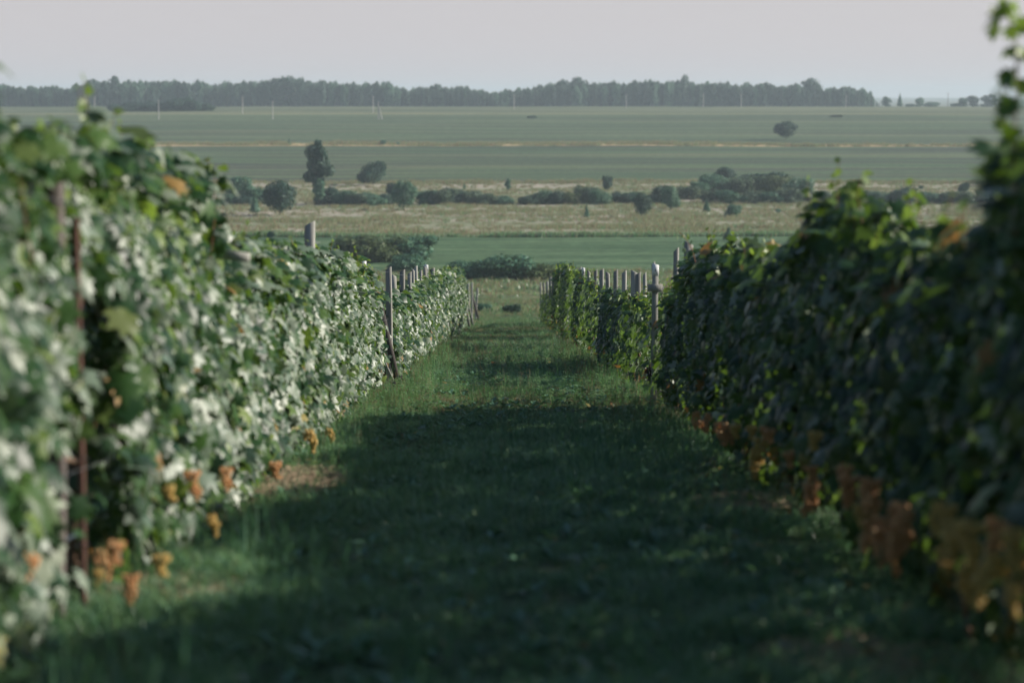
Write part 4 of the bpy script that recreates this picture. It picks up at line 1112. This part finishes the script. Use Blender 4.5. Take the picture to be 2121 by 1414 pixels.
# trees that stand out of or beside the forest
for px, yb, w, h, kind, lab in [
    (240, 221, 34, 68, 'forest', 'tree with the pointed crown rising out of the forest at far left'), (196, 221, 60, 60, 'forest', 'broad forest tree left of the pointed crown'), (605, 221, 80, 66, 'forest', 'broad domed crown rising over the left forest'),
    (570, 221, 50, 62, 'forest', 'left shoulder of the domed rise in the left forest'), (1200, 221, 46, 66, 'forest', 'highest crown of the middle forest'), (1165, 221, 44, 60, 'forest', 'tree left of the highest crown of the middle forest'),
    (1415, 221, 34, 70, 'forest', 'tall narrow crown standing over the right forest'), (1680, 221, 44, 62, 'forest', 'rounded crown on the skyline of the right forest'), (903, 221, 34, 50, 'forest', 'crown just left of the dip in the forest skyline'),
    (1832, 218, 22, 22, 'forest_m', 'first small tree past the end of the forest'), (1860, 218, 16, 28, 'conic', 'thin pointed tree past the end of the forest'), (1901, 218, 24, 20, 'forest_m', 'small tree left of the thin power pole on the skyline'),
    (1925, 218, 30, 12, 'mound_m', 'low hedge tree right before the skyline power pole'), (1880, 218, 22, 8, 'mound_m', 'low clump between two small skyline trees'), (1990, 217, 30, 20, 'forest_m', 'tree left in the last skyline group'), (2012, 217, 30, 24, 'forest', 'tree in the middle of the last skyline group'),
    (2045, 217, 38, 28, 'forest', 'largest round tree of the last skyline group'), (1975, 217, 24, 10, 'mound_m', 'low clump at the left of the last skyline group'), (2085, 217, 26, 18, 'forest_m', 'skyline tree beside the right edge shoot')]:
    plant('distant_tree', px, yb, w, h, kind, lab, 'tree', d=1880 if yb > 220 else 1900, sink=.02)
# the far wood itself: one mass nobody could count
sky_line = np.array([(-60, 172), (20, 170), (60, 180), (120, 178), (200, 172), (245, 168), (330, 168), (420, 168), (520, 170), (580, 163), (640, 165), (700, 172), (790, 172), (850, 182), (900, 180), (960, 180), (1038, 190), (1060, 180), (1110, 176), (1150, 172), (1250, 168),
                    (1300, 170), (1400, 166), (1480, 170), (1560, 172), (1650, 174), (1720, 178), (1780, 182), (1808, 200), (1814, 214)], float)
pts, sc_, pk = [], [], []
fr = np.random.default_rng(8)
for row_, dd in enumerate((1872, 1892, 1915, 1945)):
    px = -80.0
    while px < 1812:
        px += fr.uniform(6, 12)
        d = dd+fr.uniform(-8, 8); x = px2x(px, d)
        top = np.interp(px, sky_line[:, 0], sky_line[:, 1]) + fr.uniform(-3, 5)
        top += 3.5*float(vnoise(px/23, 61)) + 2.5*float(vnoise(px/9, 62))
        h = max(3.0, (220.5-top)*d/F*fr.uniform(.88, 1.04))
        pts.append((x, d, gz(x, d)-.3)); sc_.append(h); pk.append(int(fr.integers(0, 6)))
def tree_unit(cr, tr, wf):
    """crown + trunk in one source mesh, 1 high"""
    a = Acc()
    for me, s, m in ((cr, np.array([wf, wf, 1.0]), 0), (tr, np.array([.45, .45, 1.0]), 1)):
        v = np.empty(len(me.vertices)*3, np.float32); me.vertices.foreach_get('co', v)
        ls = np.empty(len(me.loops), np.int32); me.loops.foreach_get('vertex_index', ls)
        a.add(v.reshape(-1, 3)*s, ls.reshape(-1, 4), m)
    return a.mesh('wood_tree', [cr.materials[0], M['tree_bark']])
fsrc = src_collection('wood_sources', [tree_unit(CR['forest'][i], TRK[i % 3], .42) for i in range(4)] + [tree_unit(CR['forest_m'][i], TRK[i], .45) for i in range(2)])
scatter('far_wood', pts, sc_, pk, fsrc, 'long hazy wood along the skyline')
tall_grass_src = [blade_mesh('tall_grass', 40, .8, .06, .55, [M['g_dry'], M['g_dry'], M['g_green']], s, lean=.4) for s in (31, 32)] + [blade_mesh('tall_grass', 34, .7, .07, .5, [M['g_green'], M['g_blue'], M['g_dry']], 33, broad=40, lean=.4)]
tgc = src_collection('tall_grass_sources', tall_grass_src)
def tall(name, n, dr, label, base=1.0, dryness=.7, half=.24):
    d = rng.uniform(*dr, n); x = rng.uniform(-1, 1, n)*half*d
    nz = vnoise2(x/14, d/9, 41)+.5*vnoise2(x/4, d/3, 42)
    keep = rng.random(n) < np.clip(.55+.5*nz, .08, 1); x, d, nz = x[keep], d[keep], nz[keep]
    pk = np.where(rng.random(len(x)) < dryness, rng.integers(0, 2, len(x)), 2)
    scatter(name, np.stack([x, d, ground(x, d)], 1), base*rng.uniform(.5, 1.25, len(x))*(1+.25*nz), pk, tgc, label)
tall('meadow_grass', 26000, (433, 700), 'tall dry grass and herbs of the meadow', .9, .93)
tall('field_rim', 2600, (429.5, 433.5), 'dark green weeds along the far rim of the green field', 1.15, .0)
tall('slope_grass', 9000, (232, 335), 'rough grass on the slope beyond the vineyard', .75, .45)
tall('slope_grass', 5000, (190, 236), 'rough grass around the end of the vineyard', .5, .5)
tall('strip_grass', 3500, (949, 972), 'tall pale grass of the strip between the fields', 1.5, 1.0)
tall('strip_grass', 2600, (688, 699), 'pale grass line along the lower edge of the crop field', 1.2, 1.0)

# ------------------------------------------------------------------ power poles
def utility_pole(px, yb, yt, label, dark=False, frame=False):
    d = y2d(yb) if yb > 222 else 1800.0
    x = px2x(px, d); h = (yb-yt)*d/F
    root = empty('utility_pole', (x, d, gz(x, d)), label, 'utility pole', 'power poles across the far fields')
    a = Acc(); a.tube([(0, 0, -.5), (0, 0, h*.5), (0, 0, h)], [.21, .18, .14], 8)
    obj('pole', a.mesh('pole', [M['dark_metal' if dark else 'concrete']], smooth=True), root)
    a = Acc(); a.box((-.95, -.06, h-.75), (.95, .06, h-.62)); obj('crossarm', a.mesh('crossarm', [M['dark_metal']]), root)
    for sx, z in ((-.85, h-.62), (.85, h-.62), (0, h)):
        a = Acc(); a.tube([(sx, 0, z), (sx, 0, z+.12), (sx, 0, z+.26)], [.05, .07, .03], 6); obj('insulator', a.mesh('insulator', [M['white_paint']]), root)
    if frame:
        for sx in (1.5, -.0):
            a = Acc(); a.tube([(0, 0, h*.86), (sx+.6, -.3, -.3)], [.13, .17], 8); obj('strut', a.mesh('strut', [M['concrete']], smooth=True), root)
PO = [(200, 237, 201, 'concrete power pole at far left, before the forest'), (332, 248, 208, 'concrete power pole in front of the low dark grove'), (505, 237, 201, 'concrete power pole right of the grove, upper one of two'),
      (567, 248, 210, 'concrete power pole right of the grove, standing lower in the field'), (774, 235, 202, 'concrete power pole directly left of the braced one'), (1065, 228, 198, 'concrete power pole before the dip in the forest'),
      (1296, 226, 197, 'concrete power pole before the middle forest, right of centre'), (1455, 223, 196, 'faint power pole between two clearer ones before the right forest'), (1533, 223, 195, 'concrete power pole before the right forest'), (1749, 223, 196, 'concrete power pole near the right end of the forest')]
for p in PO: utility_pole(*p)
utility_pole(785, 247, 212, 'braced power pole with a slanting strut, left of centre', frame=True)
utility_pole(1959, 219, 190, 'thin dark power pole alone on the skyline at right', dark=True)
